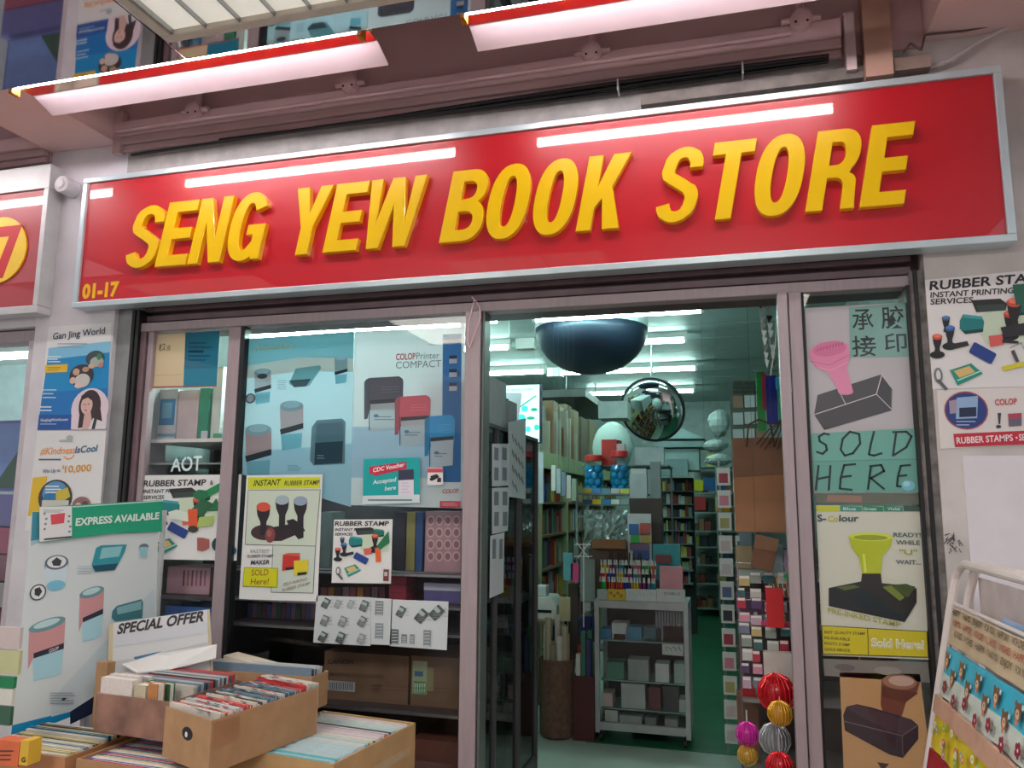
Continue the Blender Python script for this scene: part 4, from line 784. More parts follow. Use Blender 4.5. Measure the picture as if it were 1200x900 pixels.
for k in range(14): p.line([(600+k % 4*3.6, 510+k*4.5), (602+k % 4*3.6, 517+k*4.5)], .8, (90, 96, 104))
p.done()
# boxes on the cabinet top
tag(boxobj('carton', -1.5, -1.20, .14, .62, 2.001, 2.26, M((170, 178, 180))), 'grey white carton on the near end of the glass cabinet', 'box')
tag(boxobj('carton', -1.45, -1.19, .66, .82, 2.001, 2.17, M((150, 160, 162))), 'small grey carton on the middle of the glass cabinet', 'box')
o = MB(); o.obox((-1.42, .88, 2.001), (.20, .05, 0), (-.06, .22, 0), (.03, 0, .25)); o = tag(o.build('carton', M((196, 206, 214))), 'white carton with black emblem leaning on the far end of the glass cabinet', 'box')
# ---------------------------------------------------------------- illuminated sign
t = node('light_box', (-1.64, 2.62, 2.08), 'small green lit stamp sign hanging above the bookcase', 'sign')
pb('housing', 587, 450.5, 633.5, 519.5, 2.6, .06, mat('navy_frame', (30, 40, 80)), parent=t)
for x in (-1.75, -1.53): MB().cyl((x, 2.63, 2.55), (x, 2.63, 3.184), .001, n=6).build('hanger', STEEL, t)
p = Print((0, 2.599, 0), (1, 0, 0), (0, 0, 1)); LBM = mat('lit_panel', (190, 255, 240), emit=1.6, noise=0)
p.rect(589, 452, 632, 518, (200, 250, 240)); p.text('RUBBER STAMP', (594, 459), (625, 457.5), 3, (120, 170, 160), .01)
for k in range(12): p.ell(598+(k*7) % 32, 470+(k*11) % 34, 3+(k % 3), 2+(k % 2)*1.5, [(20, 150, 110), (30, 190, 160), (16, 120, 90), (60, 200, 190)][k % 4])
p.line([(608, 478), (628, 464)], 1.6, (20, 140, 110)); o = p.mb.build('lit_panel', [mat('lit_%d_%d_%d' % c, c, emit=.9, noise=0) for c in p.cols], t)
# ================================================================ LEFT BOOKCASE AND ITS BOOKS
t = node('bookcase', (-1.75, 4.6, 0), 'long pale green wooden bookcase along the left of the shop', 'bookcase')
PG = mat('pale_green_wood', (172, 182, 140), .6, noise=.08); WD = mat('brown_shelf_wood', (120, 90, 66), .6)
YS = (2.75, 3.85, 4.95, 6.05, 7.2)
for y in YS: boxobj('upright', -2.0, -1.5, y, y+.05, 0, 1.9, PG, t)
boxobj('fascia', -1.515, -1.49, 2.74, 7.3, 1.88, 2.02, PG, t); boxobj('top', -2.0, -1.515, 2.75, 7.25, 1.96, 1.98, PG, t); boxobj('back_panel', -2.02, -2.0, 2.75, 7.25, 0, 1.98, WD, t)
ZS = (.08, .40, .72, 1.02, 1.30, 1.58)
for z in ZS:
    for k in range(4): boxobj('shelf', -2.0, -1.51, YS[k]+.05, YS[k+1], z, z+.02, WD, t)
random.seed(11)
BC = [((170, 60, 50), 'red'), ((60, 80, 130), 'blue'), ((190, 186, 170), 'cream'), ((60, 110, 90), 'green'), ((210, 180, 70), 'yellow'), ((70, 60, 60), 'black'), ((150, 160, 166), 'grey'), ((150, 96, 60), 'brown'), ((120, 70, 110), 'purple')]
def book_mesh(c):
    b = MB(); b.box(0, .17, 0, 1, 0, 1); return b.build('book', M(c), None, local=True)
protos = {}
nb = 0
for zi, z in enumerate(ZS[1:]):
    for k in range(1):
        y = YS[k]+.06; cap = [.27, .27, .25, .23, .26][zi]
        while y < YS[k+1]-.06:
            w = random.uniform(.022, .06); h = random.uniform(.6, 1)*cap; c, cn = random.choice(BC)
            if random.random() < .06: y += .05; continue
            if (c not in protos): o = book_mesh(c); protos[c] = o
            else: o = protos[c].copy(); COL.objects.link(o)
            o.location = (-1.70-random.uniform(0, .04), y, z+.021); o.scale = (1, w-.002, h)
            tag(o, cn+' book standing spine outward in the long bookcase', 'book', cn+' books in the long bookcase'); y += w; nb += 1
b = MB()
for zi, z in enumerate(ZS[1:]):                # the far half of the bookcase: books too small to tell apart
    y = YS[1]+.06; cap = [.27, .27, .25, .23, .26][zi]
    while y < 7.1:
        w = random.uniform(.025, .06); h = random.uniform(.6, 1)*cap
        if min(abs(y-q) for q in YS) > .07: b.box(-1.72, -1.54, y, y+w-.003, z+.021, z+.02+h, random.randrange(9))
        y += w
o = b.build('far_books', [M(c) for c, n_ in BC]); tag(o, 'rows of small coloured books in the far part of the long bookcase', 'books', None, 'stuff')
# things packed over the bookcase
for i, (y, w, h, c, l) in enumerate(((2.78, .20, .38, (196, 202, 196), 'white box'), (3.0, .26, .42, (176, 178, 168), 'pale bundle'), (3.28, .14, .30, (150, 140, 120), 'short tan box'), (3.5, .22, .52, (150, 128, 104), 'tall brown roll box'), (3.8, .22, .50, (190, 176, 150), 'tall cream roll box'), (4.1, .3, .56, (130, 110, 92), 'tall dark brown box'), (4.5, .3, .55, (170, 150, 120), 'tall tan box'), (4.95, .4, .52, (120, 104, 90), 'far brown box'), (5.5, .5, .55, (150, 136, 110), 'farthest tan box'))):
    tag(boxobj('storage_box', -1.95, -1.56, y, y+w-.02, 2.021, 2.02+h, M(c)), l+' standing on top of the long bookcase', 'box')
for i in range(9):
    tag(boxobj('paper_roll', -1.56, -1.50, 3.05+i*.16, 3.09+i*.16, 2.021, 2.3+.12*((i*7) % 4)/2, M([(206, 200, 184), (160, 120, 90), (196, 190, 180)][i % 3])), 'narrow paper roll standing at the edge of the bookcase top', 'roll', 'rolls on the bookcase top')
b = MB(); b.box(-2.0, -1.45, 4.6, 7.0, 2.72, 2.80); o = tag(b.build('hanging_shelf', mat('dark_hanging_shelf', (60, 64, 62), .5)), 'dark shelf edge hanging under the ceiling above the bookcase', 'shelf')
for y in (4.8, 6.8): MB().cyl((-1.7, y, 2.79), (-1.7, y, 3.184), .008, n=6).build('hanger', STEEL, o)
for i in range(5):
    pb('hung_packet', 646+i*6, 545+i*4, 651+i*6, 575+i*3, 2.2, .02, M([(210, 216, 214), (170, 190, 190), (120, 140, 160), (200, 200, 190), (150, 170, 150)][i], .3), 'pale plastic packet hung before the bookcase', 'packet', group='packets hung before the bookcase'); _o = [o for o in COL.objects if o.name.startswith('hung_packet')][-1]; _p = at(648.5+i*6, 547+i*4, 2.215); MB().cyl((_p.x, 2.215, _p.z), (_p.x, 2.215, 3.184), .0007, n=4).build('cord', M((56, 76, 80)), _o)
o = pb('hung_sheet', 629.5, 530, 636.5, 590, 2.4, .02, M((186, 196, 204), .4), 'long grey plastic sheet hanging at the bookcase corner', 'sheet'); _p = at(633, 532, 2.41); MB().cyl((_p.x, 2.41, _p.z), (_p.x, 2.41, 3.184), .0007, n=4).build('cord', M((56, 76, 80)), o)
# shelf stub in front: coloured boxes left of the green post
t = node('side_shelf', (-1.75, 2.4, 0), 'small wooden shelf unit between glass cabinet and bookcase', 'shelf')
for z in (.60, .95, 1.15, 1.35, 1.62, 1.90): boxobj('shelf', -1.95, -1.55, 2.15, 2.68, z, z+.015, WD, t)
boxobj('side', -1.97, -1.95, 2.15, 2.68, 0, 1.95, WD, t)
for i, (z, h, c, l) in enumerate(((1.166, .15, (206, 200, 60), 'yellow box'), (1.366, .10, (176, 110, 60), 'orange-brown box'), (1.636, .2, (60, 62, 66), 'dark box'), (.966, .14, (60, 110, 170), 'blue box'), (.616, .2, (150, 150, 150), 'grey box'))):
    tag(boxobj('stacked_box', -1.8, -1.56, 2.2, 2.6, z, z+h, M(c)), l+' on the small wooden shelf behind the glass cabinet', 'box')

# ================================================================ SMALL TABLE, BINS
t = node('side_table', (-1.41, 2.4, 0), 'narrow wooden side table with goods behind the entrance cabinet', 'table')
boxobj('tabletop', -1.545, -1.24, 2.14, 2.62, .715, .74, mat('yellowed_wood', (150, 130, 96), .5), t)
for x in (-1.54, -1.27):
    for y in (2.16, 2.58): boxobj('leg', x, x+.02, y, y+.02, 0, .715, DARK, t)
MD = .16
t = node('card_machine', (-1.38, 2.36, .7405), 'white desk machine on the narrow side table', 'machine')
b = MB(); b.prism([(x-.05, 2.21, z) for x, z in ((-1.46, .741), (-1.20, .741), (-1.20, .84), (-1.25, .90), (-1.42, .90), (-1.46, .85))], (0, .28, 0)); b.build('body', M((206, 206, 200), .4), t, .006)
boxobj('tray', -1.42, -1.34, 2.26, 2.36, .90, .98, M((190, 196, 196), .4), t, .01); boxobj('slot', -1.47, -1.29, 2.205, 2.21, .79, .81, BLACK, t)
BINS = ((-1.20, 1.93, .115, .52, mat('wicker_brown', (112, 84, 70), .8, noise=.2, scale=30), 'brown round bin full of white paper rolls'), )
t = node('paper_bin', (-1.20, 1.98, 0), 'brown round bin packed with white and tan paper rolls', 'bin')
b = MB(); b.lathe((-1.20, 1.98, 0), [(.10, 0), (.118, .02), (.125, .52), (.112, .52), (.105, .05), (.01, .04)], 24); b.build('body', mat('wicker_brown', (104, 76, 66), .8, noise=.2, scale=30), t, smooth=False)
for i in range(11):
    a = i*2*pi/11; r = .075 if i else 0; x, y = -1.20+r*cos(a), 1.98+r*sin(a); h = .60+.06*((i*5) % 4)
    tag(MB().cyl((x, y, .06), (x, y, h+.02), .021, n=10).build('paper_roll', M([(206, 204, 196), (176, 166, 140), (150, 140, 110)][i % 3])), 'paper roll standing in the brown round bin', 'roll', 'rolls in the brown bin')
t = node('carton_bin', (-.98, 2.1, 0), 'dark maroon square bin holding catalogues left of the showcase', 'bin')
MR = mat('maroon_board', (84, 40, 38), .6)
X0, X1, Y0, Y1 = -1.075, -.93, 1.92, 2.14
for a in ((X0, X1, Y0, Y0+.01), (X0, X1, Y1-.01, Y1), (X0, X0+.01, Y0+.01, Y1-.01), (X1-.01, X1, Y0+.01, Y1-.01)): boxobj('side', *a, 0, .42, MR, t)
boxobj('bottom', X0+.01, X1-.01, Y0+.01, Y1-.01, 0, .01, MR, t)
for i in range(9):
    x = X0+.018+(i % 3)*.036; y = Y0+.02+(i//3)*.062; c, l = [((206, 206, 200), 'white'), ((60, 120, 90), 'green'), ((60, 60, 110), 'blue'), ((150, 50, 50), 'red')][i % 4]
    tag(boxobj('catalogue', x, x+.03, y, y+.05, .011, .56+.05*(i*3 % 4), M(c)), l+' rolled catalogue standing in the maroon bin', 'catalogue', l+' catalogues in the maroon bin')
pb('post', 666, 684, 677, 770, 2.35, .04, mat('dark_brown_post', (70, 56, 50), .7), 'dark brown wooden post behind the maroon bin', 'post')

# ================================================================ GLASS SHOWCASE WITH SHELVES
X0, X1, Y0, Y1 = -.925, -.29, 1.93, 2.33
t = node('showcase', (-.61, 2.13, 0), 'aluminium framed glass showcase on castors in the middle of the entrance', 'showcase')
AF = mat('showcase_aluminium', (176, 180, 182), .4, metal=.3)
for x in (X0, X1-.032):
    for y in (Y0, Y1-.032): boxobj('post', x, x+.032, y, y+.032, .06, .92, AF, t, .002)
for z0, z1 in ((.08, .13), (.88, .92)):
    for y in (Y0, Y1-.03): boxobj('rail', X0+.032, X1-.032, y+.002, y+.03, z0, z1, AF, t)
    for x in (X0, X1-.03): boxobj('rail', x+.002, x+.028, Y0+.032, Y1-.032, z0, z1, AF, t)
boxobj('top', X0, X1, Y0, Y1, .92, .93, AF, t); boxobj('bottom', X0+.03, X1-.03, Y0+.03, Y1-.03, .10, .115, SD, t); boxobj('back_panel', X0+.032, X1-.032, Y1-.02, Y1-.012, .13, .88, BLACK, t)
SZ = [at(750, y, Y0+.08).z for y in (751, 798, 831)]
for z in [q-.008 for q in SZ]: boxobj('glass_shelf', X0+.034, X1-.034, Y0+.06, Y1-.03, z, z+.008, mat('shelf_glass', (110, 150, 144), .1), t)
boxobj('front_glass', X0+.032, X1-.032, Y0+.012, Y0+.016, .13, .88, GLASS, t)
for x in (X0+.03, X1-.05):
    for y in (Y0+.03, Y1-.06):
        b = MB(); b.cyl((x, y, .03), (x+.02, y, .03), .03, n=14); b.cyl((x+.01, y, .03), (x+.01, y, .09), .008); b.build('castor', BLACK, t)
SNAP = SZ+[.1155]
for x0, y0, x1, y1, c, l in ((704, 737, 716, 747, (60, 120, 160), 'blue flat box, upper left'), (717, 730, 735, 740, (190, 196, 200), 'white flat box, upper middle'), (719, 743, 733, 750, (200, 120, 60), 'orange box, upper middle'), (734, 735, 752, 746, (50, 130, 160), 'teal tray with a white cross label'), (754, 736, 774, 746, (70, 110, 120), 'grey teal tray'), (777, 734, 802, 752, (110, 70, 60), 'brown tin on the right'),
    (711, 776, 731, 794, (70, 130, 110), 'green box on the middle shelf'), (736, 773, 760, 795, (150, 160, 156), 'grey glass set on the middle shelf'), (768, 778, 784, 797, (200, 206, 206), 'white striped box on the middle shelf'), (790, 778, 803, 799, (160, 180, 176), 'pale box at the right of the middle shelf'),
    (728, 801, 756, 829, (176, 182, 180), 'big square white box on the lower shelf'), (706, 812, 718, 822, (196, 176, 170), 'pinkish white box on the lower shelf'), (760, 806, 774, 826, (110, 50, 60), 'dark red box on the lower shelf'), (777, 804, 795, 832, (64, 62, 66), 'dark grey box on the lower shelf'), (796, 820, 804, 836, (170, 180, 180), 'small pale box, lower right'),
    (709, 831, 724, 856, (186, 196, 194), 'upright white box at the bottom left'), (726, 839, 752, 858, (160, 172, 168), 'wide pale box on the bottom'), (756, 841, 769, 858, (120, 130, 126), 'small grey box on the bottom'), (779, 843, 794, 860, (150, 156, 150), 'small pale box at the bottom right')):
    pb('stored_box', x0, y0, x1, y1, Y0+.08, .14, M(c), l+' inside the glass showcase', 'box')
for i in range(10): pb('glass_cup', 768+i*3.4, 716, 770.6+i*3.4, 732, Y0+.08, .02, M((120, 120, 130), .2), 'small cup in the row at the top right inside the showcase', 'cup', group='cups in the showcase')
for i in range(6): pb('stamp_holder', 753+i*3.5, 751, 755.6+i*3.5, 764, Y0+.08, .03, M((100, 130, 124), .3), 'thin upright holder in the upper middle of the showcase', 'holder', group='holders in the showcase')
SNAP = None
p = Sheet('price_card', 'white handwritten card inside the right of the showcase', [(776, 753), (801, 755), (801, 769), (776, 767)], Y0+.07, cat='card', paper=(196, 200, 196)); 
for k in range(7): p.line([(780+k*2.6, 757+(k % 3)), (782+k*2.6, 763-(k % 2)*3)], .7, (60, 70, 70))
p.done()
# ---------------------------------------------------------------- on top of the showcase: pens and packs
ZT = .9305
t = node('pen_tray', (-.62, 2.0, ZT), 'low white display tray with printed fronts holding rows of pens on the showcase', 'tray')
for x0, x1, c in ((700, 712, (176, 184, 180)), (712.5, 733, (214, 190, 60)), (733.5, 769, (206, 214, 214)), (769.5, 803, (200, 204, 204))):
    pbz('front_card', x0, 690.5, x1, ZT+.0008, 1.945, .006, M(c), parent=t)
front_print(t, 1.945, [('e', 716+k*4, 695+(k % 2)*3, 1.8, 2, (180, 120, 40)) for k in range(4)]+[('t', 'STABILO', (778, 697), (797, 697.5), 3, (70, 80, 84), .0)]+[('l', [(737+k*4, 693+(k % 3)*2), (739+k*4, 698)], .6, (150, 170, 176)) for k in range(8)])
boxobj('tray_base', -.905, -.49, 1.952, 2.15, ZT+.0008, ZT+.02, M((150, 156, 156)), t)
PC = [((30, 170, 80), 'green'), ((230, 90, 40), 'orange'), ((200, 40, 50), 'red'), ((40, 60, 150), 'blue'), ((230, 200, 50), 'yellow'), ((160, 60, 140), 'purple'), ((40, 150, 170), 'teal'), ((30, 30, 40), 'black'), ((220, 100, 150), 'pink')]
random.seed(5); pens = {}
def pen(c):
    b = MB(); b.cyl((0, 0, 0), (0, 0, .10), .0062, n=8, m=0); b.cyl((0, 0, .10), (0, 0, .135), .0068, .004, n=8, m=1)
    return b.build('pen', [M(c, .3), M((226, 226, 220), .3)], None, local=True)
n = 0
for row, (yy, zz) in enumerate(((1.975, ZT+.021), (2.03, ZT+.075), (2.085, ZT+.13))):
    for i in range(31):
        ci = (i//4+row*2) % 9; c, cn = PC[ci]
        if c not in pens: pens[c] = o = pen(c)
        else: o = pens[c].copy(); COL.objects.link(o)
        x = -.895+i*.0145+random.uniform(-.002, .002)
        if i > 26: continue
        o.location = (x, yy, zz); o.rotation_euler = (random.uniform(-.05, .05), random.uniform(-.07, .07), 0)
        tag(o, cn+' capped pen upright in the pen tray on the showcase', 'pen', cn+' pens in the pen tray'); n += 1
for k in (1, 2): boxobj('step', -.905, -.495, 2.005+(k-1)*.055, 2.055+(k-1)*.055, ZT+.021, ZT+.074+(k-1)*.055, M((70, 74, 76)), t)
# marker blocks: sets of pens hanging in packs behind
for i, (x0, x1, y0, y1, c, l) in enumerate(((737, 748, 614, 627, (60, 110, 170), 'blue'), (750, 762, 613, 626, (190, 90, 80), 'red'), (739, 749, 627, 636, (60, 190, 90), 'green'), (751, 762, 627, 636, (200, 180, 90), 'yellow'), (738, 761, 637, 645, (120, 100, 130), 'mauve'), (742, 761, 645, 655, (50, 90, 150), 'dark blue'))):
    pb('marker_pack', x0, y0, x1, y1, 2.19, .02, M(c, .3), l+' marker pack on the tall white pen board', 'packet')
pbz('pen_board', 735.5, 602, 763, ZT+.001, 2.215, .02, M((214, 220, 220), .4), 'tall white pen display board standing on the showcase', 'board')
pbz('teal_pack', 765, 638, 797, ZT+.001, 2.165, .05, M((60, 170, 180), .3), 'shiny teal packet leaning behind the pink packet', 'packet')
pbz('pink_pack', 773, 664, 800, ZT+.001, 2.02, .05, M((216, 150, 160), .3), 'pink packet with dark lettering at the right end of the showcase top', 'packet')
pb('red_label_pack', 768, 650, 786, 660, 2.1, .03, M((120, 60, 66), .4), 'dark red label packet between teal and pink packets', 'packet')
t = node('film_pack', (-.9, 2.3, 1.0), 'crinkled clear plastic wrapped pack on a brown box above the pens', 'packet')
b = MB(); random.seed(9)
nx, nz = 14, 10; P0 = at(685, 648, 2.24); P1 = at(735, 598, 2.24); g = [[(P0.x+(P1.x-P0.x)*i/nx, 2.24+random.uniform(-.018, .018), P0.z+(P1.z-P0.z)*k/nz) for i in range(nx+1)] for k in range(nz+1)]
vs = [v for r_ in g for v in r_]; b.add(vs, [(k*(nx+1)+i, k*(nx+1)+i+1, (k+1)*(nx+1)+i+1, (k+1)*(nx+1)+i) for k in range(nz) for i in range(nx)])
b.build('film', mat('crinkled_film', (176, 196, 192), .12, metal=.5, noise=.3, scale=24), t); pb('box', 686, 600, 734, 641, 2.27, .10, M((170, 186, 180)), parent=t)
pb('brown_box', 694, 632, 733, 643, 2.16, .05, M((150, 104, 64)), 'small brown box in front of the plastic wrapped pack', 'box')
pbz('support_box', 690, 643, 735, ZT+.001, 2.20, .12, M((90, 70, 60)), 'dark box under the plastic wrapped pack', 'box')
# brushes behind pens
for i in range(9):
    x = -.86+i*.03; tag(MB().cyl((x, 2.19, ZT), (x+random.uniform(-.01, .01), 2.19, 1.24), .006, n=6).build('brush', M((70, 60, 54))), 'thin dark brush standing behind the pen tray', 'brush', 'brushes behind the pen tray')
# ---------------------------------------------------------------- island shelf behind: jars, mini boxes
t = node('island_shelf', (-.85, 2.7, 0), 'open grey shelf stand behind the showcase carrying jars', 'shelf')
for z in (.5, 1.17, 1.483, 1.573, 1.655): boxobj('shelf', -1.13, -.62, 2.42, 2.9, z, z+.012, M((110, 120, 120)), t)
for x in (-1.145, -.62):
    for y in (2.42, 2.88): boxobj('post', x, x+.015, y, y+.02, 0, 1.67, M((120, 130, 130)), t)
boxobj('upper_shelf', -1.13, -.45, 2.61, 3.15, 1.88, 1.892, M((120, 130, 130)), t)
for x in (-1.145, -.46): boxobj('upper_post', x, x+.015, 2.95, 2.97, 0, 1.88, M((120, 130, 130)), t)
def jar(x0, x1, ytop, ybot, Y, lidc, lab, ballc, group):
    l = at(x0, ybot, Y); r = at(x1, ybot, Y); h = at(x0, ytop, Y).z; R_ = (r.x-l.x)/2; cx = (l.x+r.x)/2; z0 = 1.668
    t = node('jar', (cx, Y+R_, z0), lab, 'jar')
    b = MB(); b.lathe((cx, Y+R_, z0), [(R_*.92, 0), (R_, .02), (R_, (h-z0)*.82), (R_*.8, (h-z0)*.95)], 24); b.build('body', glass('jar_plastic', (225, 238, 240), .08), t, smooth=True)
    MB().lathe((cx, Y+R_, z0), [(R_*.82, (h-z0)*.95+.001), (R_*.86, (h-z0)*.96), (R_*.86, (h-z0)+.03), (R_*.8, (h-z0)+.035)], 24).build('lid', lidc, t)
    k = 0; random.seed(len(lab))
    for lay in range(4):
        for i in range(5):
            a = i*1.257+lay*.6; rr = R_*.55
            o = MB().ball((cx+rr*cos(a), Y+R_+rr*sin(a), z0+.035+lay*.052), .032, 10).build('candy_ball', ballc, smooth=True); tag(o, 'blue sweet in the '+('left jar' if 'left' in lab else 'right jar'), 'ball', group); k += 1
BLB = M((20, 150, 200), .2)
jar(682, 706, 538, 577, 2.45, M((200, 40, 40), .3), 'left clear jar of blue balls', BLB, 'blue balls in the left jar')
jar(713, 737, 533, 577, 2.45, M((206, 44, 44), .3), 'right clear jar of blue balls with red lid', BLB, 'blue balls in the right jar')
SNAP = [1.495, 1.585, 1.667]
for i in range(5):
    pb('mini_box', 683+i*11, 572.5, 693.3+i*11, 583, 2.43, .08, M([(200, 170, 70), (70, 130, 190), (90, 150, 170), (190, 190, 180), (196, 196, 90)][i]), 'small square toy box in the upper row under the jars', 'box', group='upper row of mini boxes')
    pb('mini_box', 683+i*11, 585.5, 693.3+i*11, 596, 2.43, .08, M([(60, 90, 120), (230, 190, 30), (40, 130, 180), (210, 216, 210), (150, 170, 170)][i]), 'small square toy box in the lower row under the jars', 'box', group='lower row of mini boxes')
SNAP = None
pbz('book_stand', 738, 584, 776, 0, 2.34, .07, M((70, 58, 54)), 'tall dark brown upright board stand right of the jars', 'stand')
for x0, y0, x1, y1, Y, c, l in ((705, 515, 722, 520, 2.62, (200, 50, 44), 'bright red flat pack over the jars'), (722.5, 520, 732, 530, 2.62, (206, 190, 190), 'red and white pack over the jars'), (718, 516, 727, 530, 2.66, (130, 30, 40), 'dark red roll over the jars'), (709, 530, 721, 556, 2.75, (196, 44, 50), 'red pack between the jars'), (738, 556, 758, 583.8, 2.341, (176, 186, 190), 'grey carton right of the jars'), (739, 549, 757, 555.7, 2.343, (190, 200, 196), 'flat white pack over the grey carton'), (744, 524, 778, 533, 2.601, (180, 192, 196), 'long pale box under the round mirror'), (762, 541, 774, 583.8, 2.342, (130, 140, 140), 'upright grey file box')):
    (pbz('pack', x0, y0, x1, 1.8925, Y, .09, M(c), l, 'box') if Y in (2.62, 2.601, 2.66, 2.75) else pb('pack', x0, y0, x1, y1, Y, .06, M(c), l, 'box'))
b = MB(); random.seed(4); c0 = at(716, 531, 3.0)
b.ball((0, 0, 0), 1, 24)
vs = [(v[0]*.17*(1+random.uniform(-.06, .06)), v[1]*.15*(1+random.uniform(-.06, .06)), v[2]*(.21)*(1+random.uniform(-.05, .05))) for v in b.v]; b.v = [(c0.x+x, c0.y+.1+y, c0.z+z+.06) for x, y, z in vs]
tag(b.build('plastic_bag', M((206, 226, 220), .3), smooth=True), 'big puffy white plastic bag above the jars', 'bag')
pb('carton', 701, 470, 735, 490, 3.6, .3, M((196, 206, 206)), 'white box high above the puffy bag', 'box')

# ================================================================ BACK OF THE SHOP
o = node('wall_cabinet', (-.5, 6.2, 1.9), 'grey overhead cabinet block in the rear middle of the shop', 'cabinet')
pb('upper_box', 769, 517, 825, 524, 6.0, .6, M((130, 146, 148)), parent=o); pb('body', 775, 526, 819, 551, 6.05, .6, M((150, 168, 170)), parent=o); pb('drawer', 773, 538, 806, 558, 5.95, .08, M((120, 140, 144)), parent=o)
b = MB(); b.prism([at(770, 514, 6.2), at(826, 514, 6.2), at(800, 502, 6.2), at(785, 502, 6.2)], (0, .4, 0)); tag(b.build('cover', M((160, 180, 182))), 'sloping pale cover on the grey overhead cabinet', 'cover')
rsu = pbz('rear_shelf_unit', 775, 560, 812, 0, 6.6, .3, M((44, 50, 54)), 'dark shelf unit in the rear left of the aisle', 'shelving')
random.seed(21)
RC = [((190, 196, 196), 'white'), ((70, 90, 130), 'blue'), ((60, 64, 70), 'black'), ((150, 60, 60), 'red'), ((120, 150, 150), 'grey-green'), ((200, 190, 90), 'yellow'), ((150, 110, 80), 'brown')]
for r_ in range(8):
    x = 776.5
    while x < 809:
        w_ = random.uniform(2, 5); y0 = 562+r_*15.5; c, l = random.choice(RC)
        pbz('file', x, y0+random.uniform(0, 5), min(x+w_, 811), at(793, 575+r_*15.5, 6.38).z+.001, 6.42, .1, M(c), l+' file or pack on the dark rear shelf unit', 'file', group=l+' files on the dark rear shelf'); x += w_+.4
for r_ in range(8): pb('shelf_board', 775, 575+r_*15.5, 812, 576.3+r_*15.5, 6.38, .2, M((120, 130, 134)), parent=rsu)
t = node('far_rack', (-.3, 8.6, 0), 'steel rack with boxes at the far end of the aisle', 'rack')
for x in (811, 838, 862): pbz('post', x, 545, x+1.6, 0, 8.2, .03, M((176, 186, 184)), parent=t)
FR_ = (546, 577, 600, 622, 641, 662, 684, 713)
for y in FR_: pb('shelf', 811, y, 863, y+1.6, 8.2, .7, M((160, 172, 170)), parent=t)
for k, y in enumerate(FR_[:-1]):
    x = 814
    while x < 855:
        w_ = random.uniform(4, 11)
        if x < 838 < x+w_+.5 or x < 840 < x+w_: x = 840.5
        c, l = random.choice(RC+[((50, 54, 56), 'dark')]); y1 = FR_[k+1]-.3
        pbz('rack_box', x, y1-random.uniform(8, 15), min(x+w_, 860), at(836, FR_[k+1], 8.2).z+.001, 8.25, .3, M(c), l+' box on the steel rack at the aisle end', 'box', group=l+' boxes on the far rack'); x += w_+.8
for x0, y0, x1, y1, c, l in ((813, 563, 824, 575, (220, 210, 40), 'yellow box'), (825, 560, 849, 575, (40, 90, 150), 'blue printed carton'), (814, 582, 827, 598, (206, 60, 60), 'red box')):
    pb('rack_box', x0, y0, x1, y1, 8.21, .03, M(c), l+' standing out on the steel rack at the aisle end', 'box')
o = pb('basket', 838, 583, 855, 599.7, 8.205, .04, mat('orange_plastic', (236, 150, 30), .4), 'orange plastic basket in the right of the aisle', 'basket'); front_print(o, 8.205, [('l', [(841+k*2.8, 586), (841+k*2.8, 592)], 1, (150, 80, 10)) for k in range(5)])
pb('round_cap', 828, 532, 842, 545.8, 8.3, .2, M((196, 190, 60)), 'yellow object on top of the right rear shelf', 'container')
def cord(o, x, y, z): MB().cyl((x, y, z), (x, y, 3.185), .0008, n=4).build('cord', M((56, 76, 80)), o)
# white plastic bags high on the right
for x0, y0, x1, y1, Y, l in ((830, 480, 856, 512, 3.95, 'upper white plastic bag hanging right of the aisle'), (824, 515, 853, 530, 3.3, 'middle white plastic bag lying right of the aisle'), (826, 532, 858, 546, 3.62, 'lower white plastic bag right of the aisle')):
    a = at(x0, y1, Y); c = at(x1, y0, Y); b = MB(); b.ball((0, 0, 0), 1, 14); random.seed(len(l))
    b.v = [((a.x+c.x)/2+v[0]*(c.x-a.x)/2*(1+random.uniform(-.12, .12)), Y+v[1]*.12, (a.z+c.z)/2+v[2]*(c.z-a.z)/2*(1+random.uniform(-.12, .12))) for v in b.v]
    o = tag(b.build('plastic_bag', M((176, 190, 190), .35), smooth=False), l, 'bag'); cord(o, (a.x+c.x)/2-(.09 if Y < 3.4 else .0), Y, c.z-(.05 if Y < 3.4 else .02))
# ================================================================ RIGHT SIDE STOCK
t = node('card_board', (.15, 2.5, 1.4), 'tall dark board of small square white cards right of the aisle', 'display board')
pb('board', 857.5, 445, 897, 622, 2.52, .03, M((104, 112, 104)), parent=t); boxobj('stand_pole', .10, .13, 2.55, 2.58, 0, 2.4, STEEL, t)
random.seed(8)
for r_ in range(6):
    for c in range(3):
        x0, y0 = 859+c*13.5, 464+r_*19.5-(c*.8)
        q = pb('card', x0, y0, x0+12, y0+14, 2.505, .01, M([(220, 226, 226), (214, 214, 206), (176, 140, 120)][0 if (r_+c) % 4 else 2], .4), parent=t)
for x0 in (859, 872, 885): 
    for k in range(3): pb('card', x0, 447+k*5, x0+11, 451+k*5, 2.505, .01, M((66, 74, 64)), parent=t)
# hanging coloured folders
for x0, x1, y0, y1, Y, c, l in ((887, 897, 436, 505, 1.5, (24, 140, 60), 'green'), (893, 899, 438, 480, 1.48, (170, 50, 60), 'red'), (898, 911, 440, 497, 1.45, (30, 34, 140), 'dark blue'), (909, 916, 442, 456, 1.42, (60, 180, 220), 'light blue'), (912, 919, 455, 500, 1.4, (30, 170, 130), 'turquoise')):
    pb('folder', x0, y0, x1, y1, Y, .015, M(c, .35), l+' plastic folder hanging above the kraft bags', 'folder')
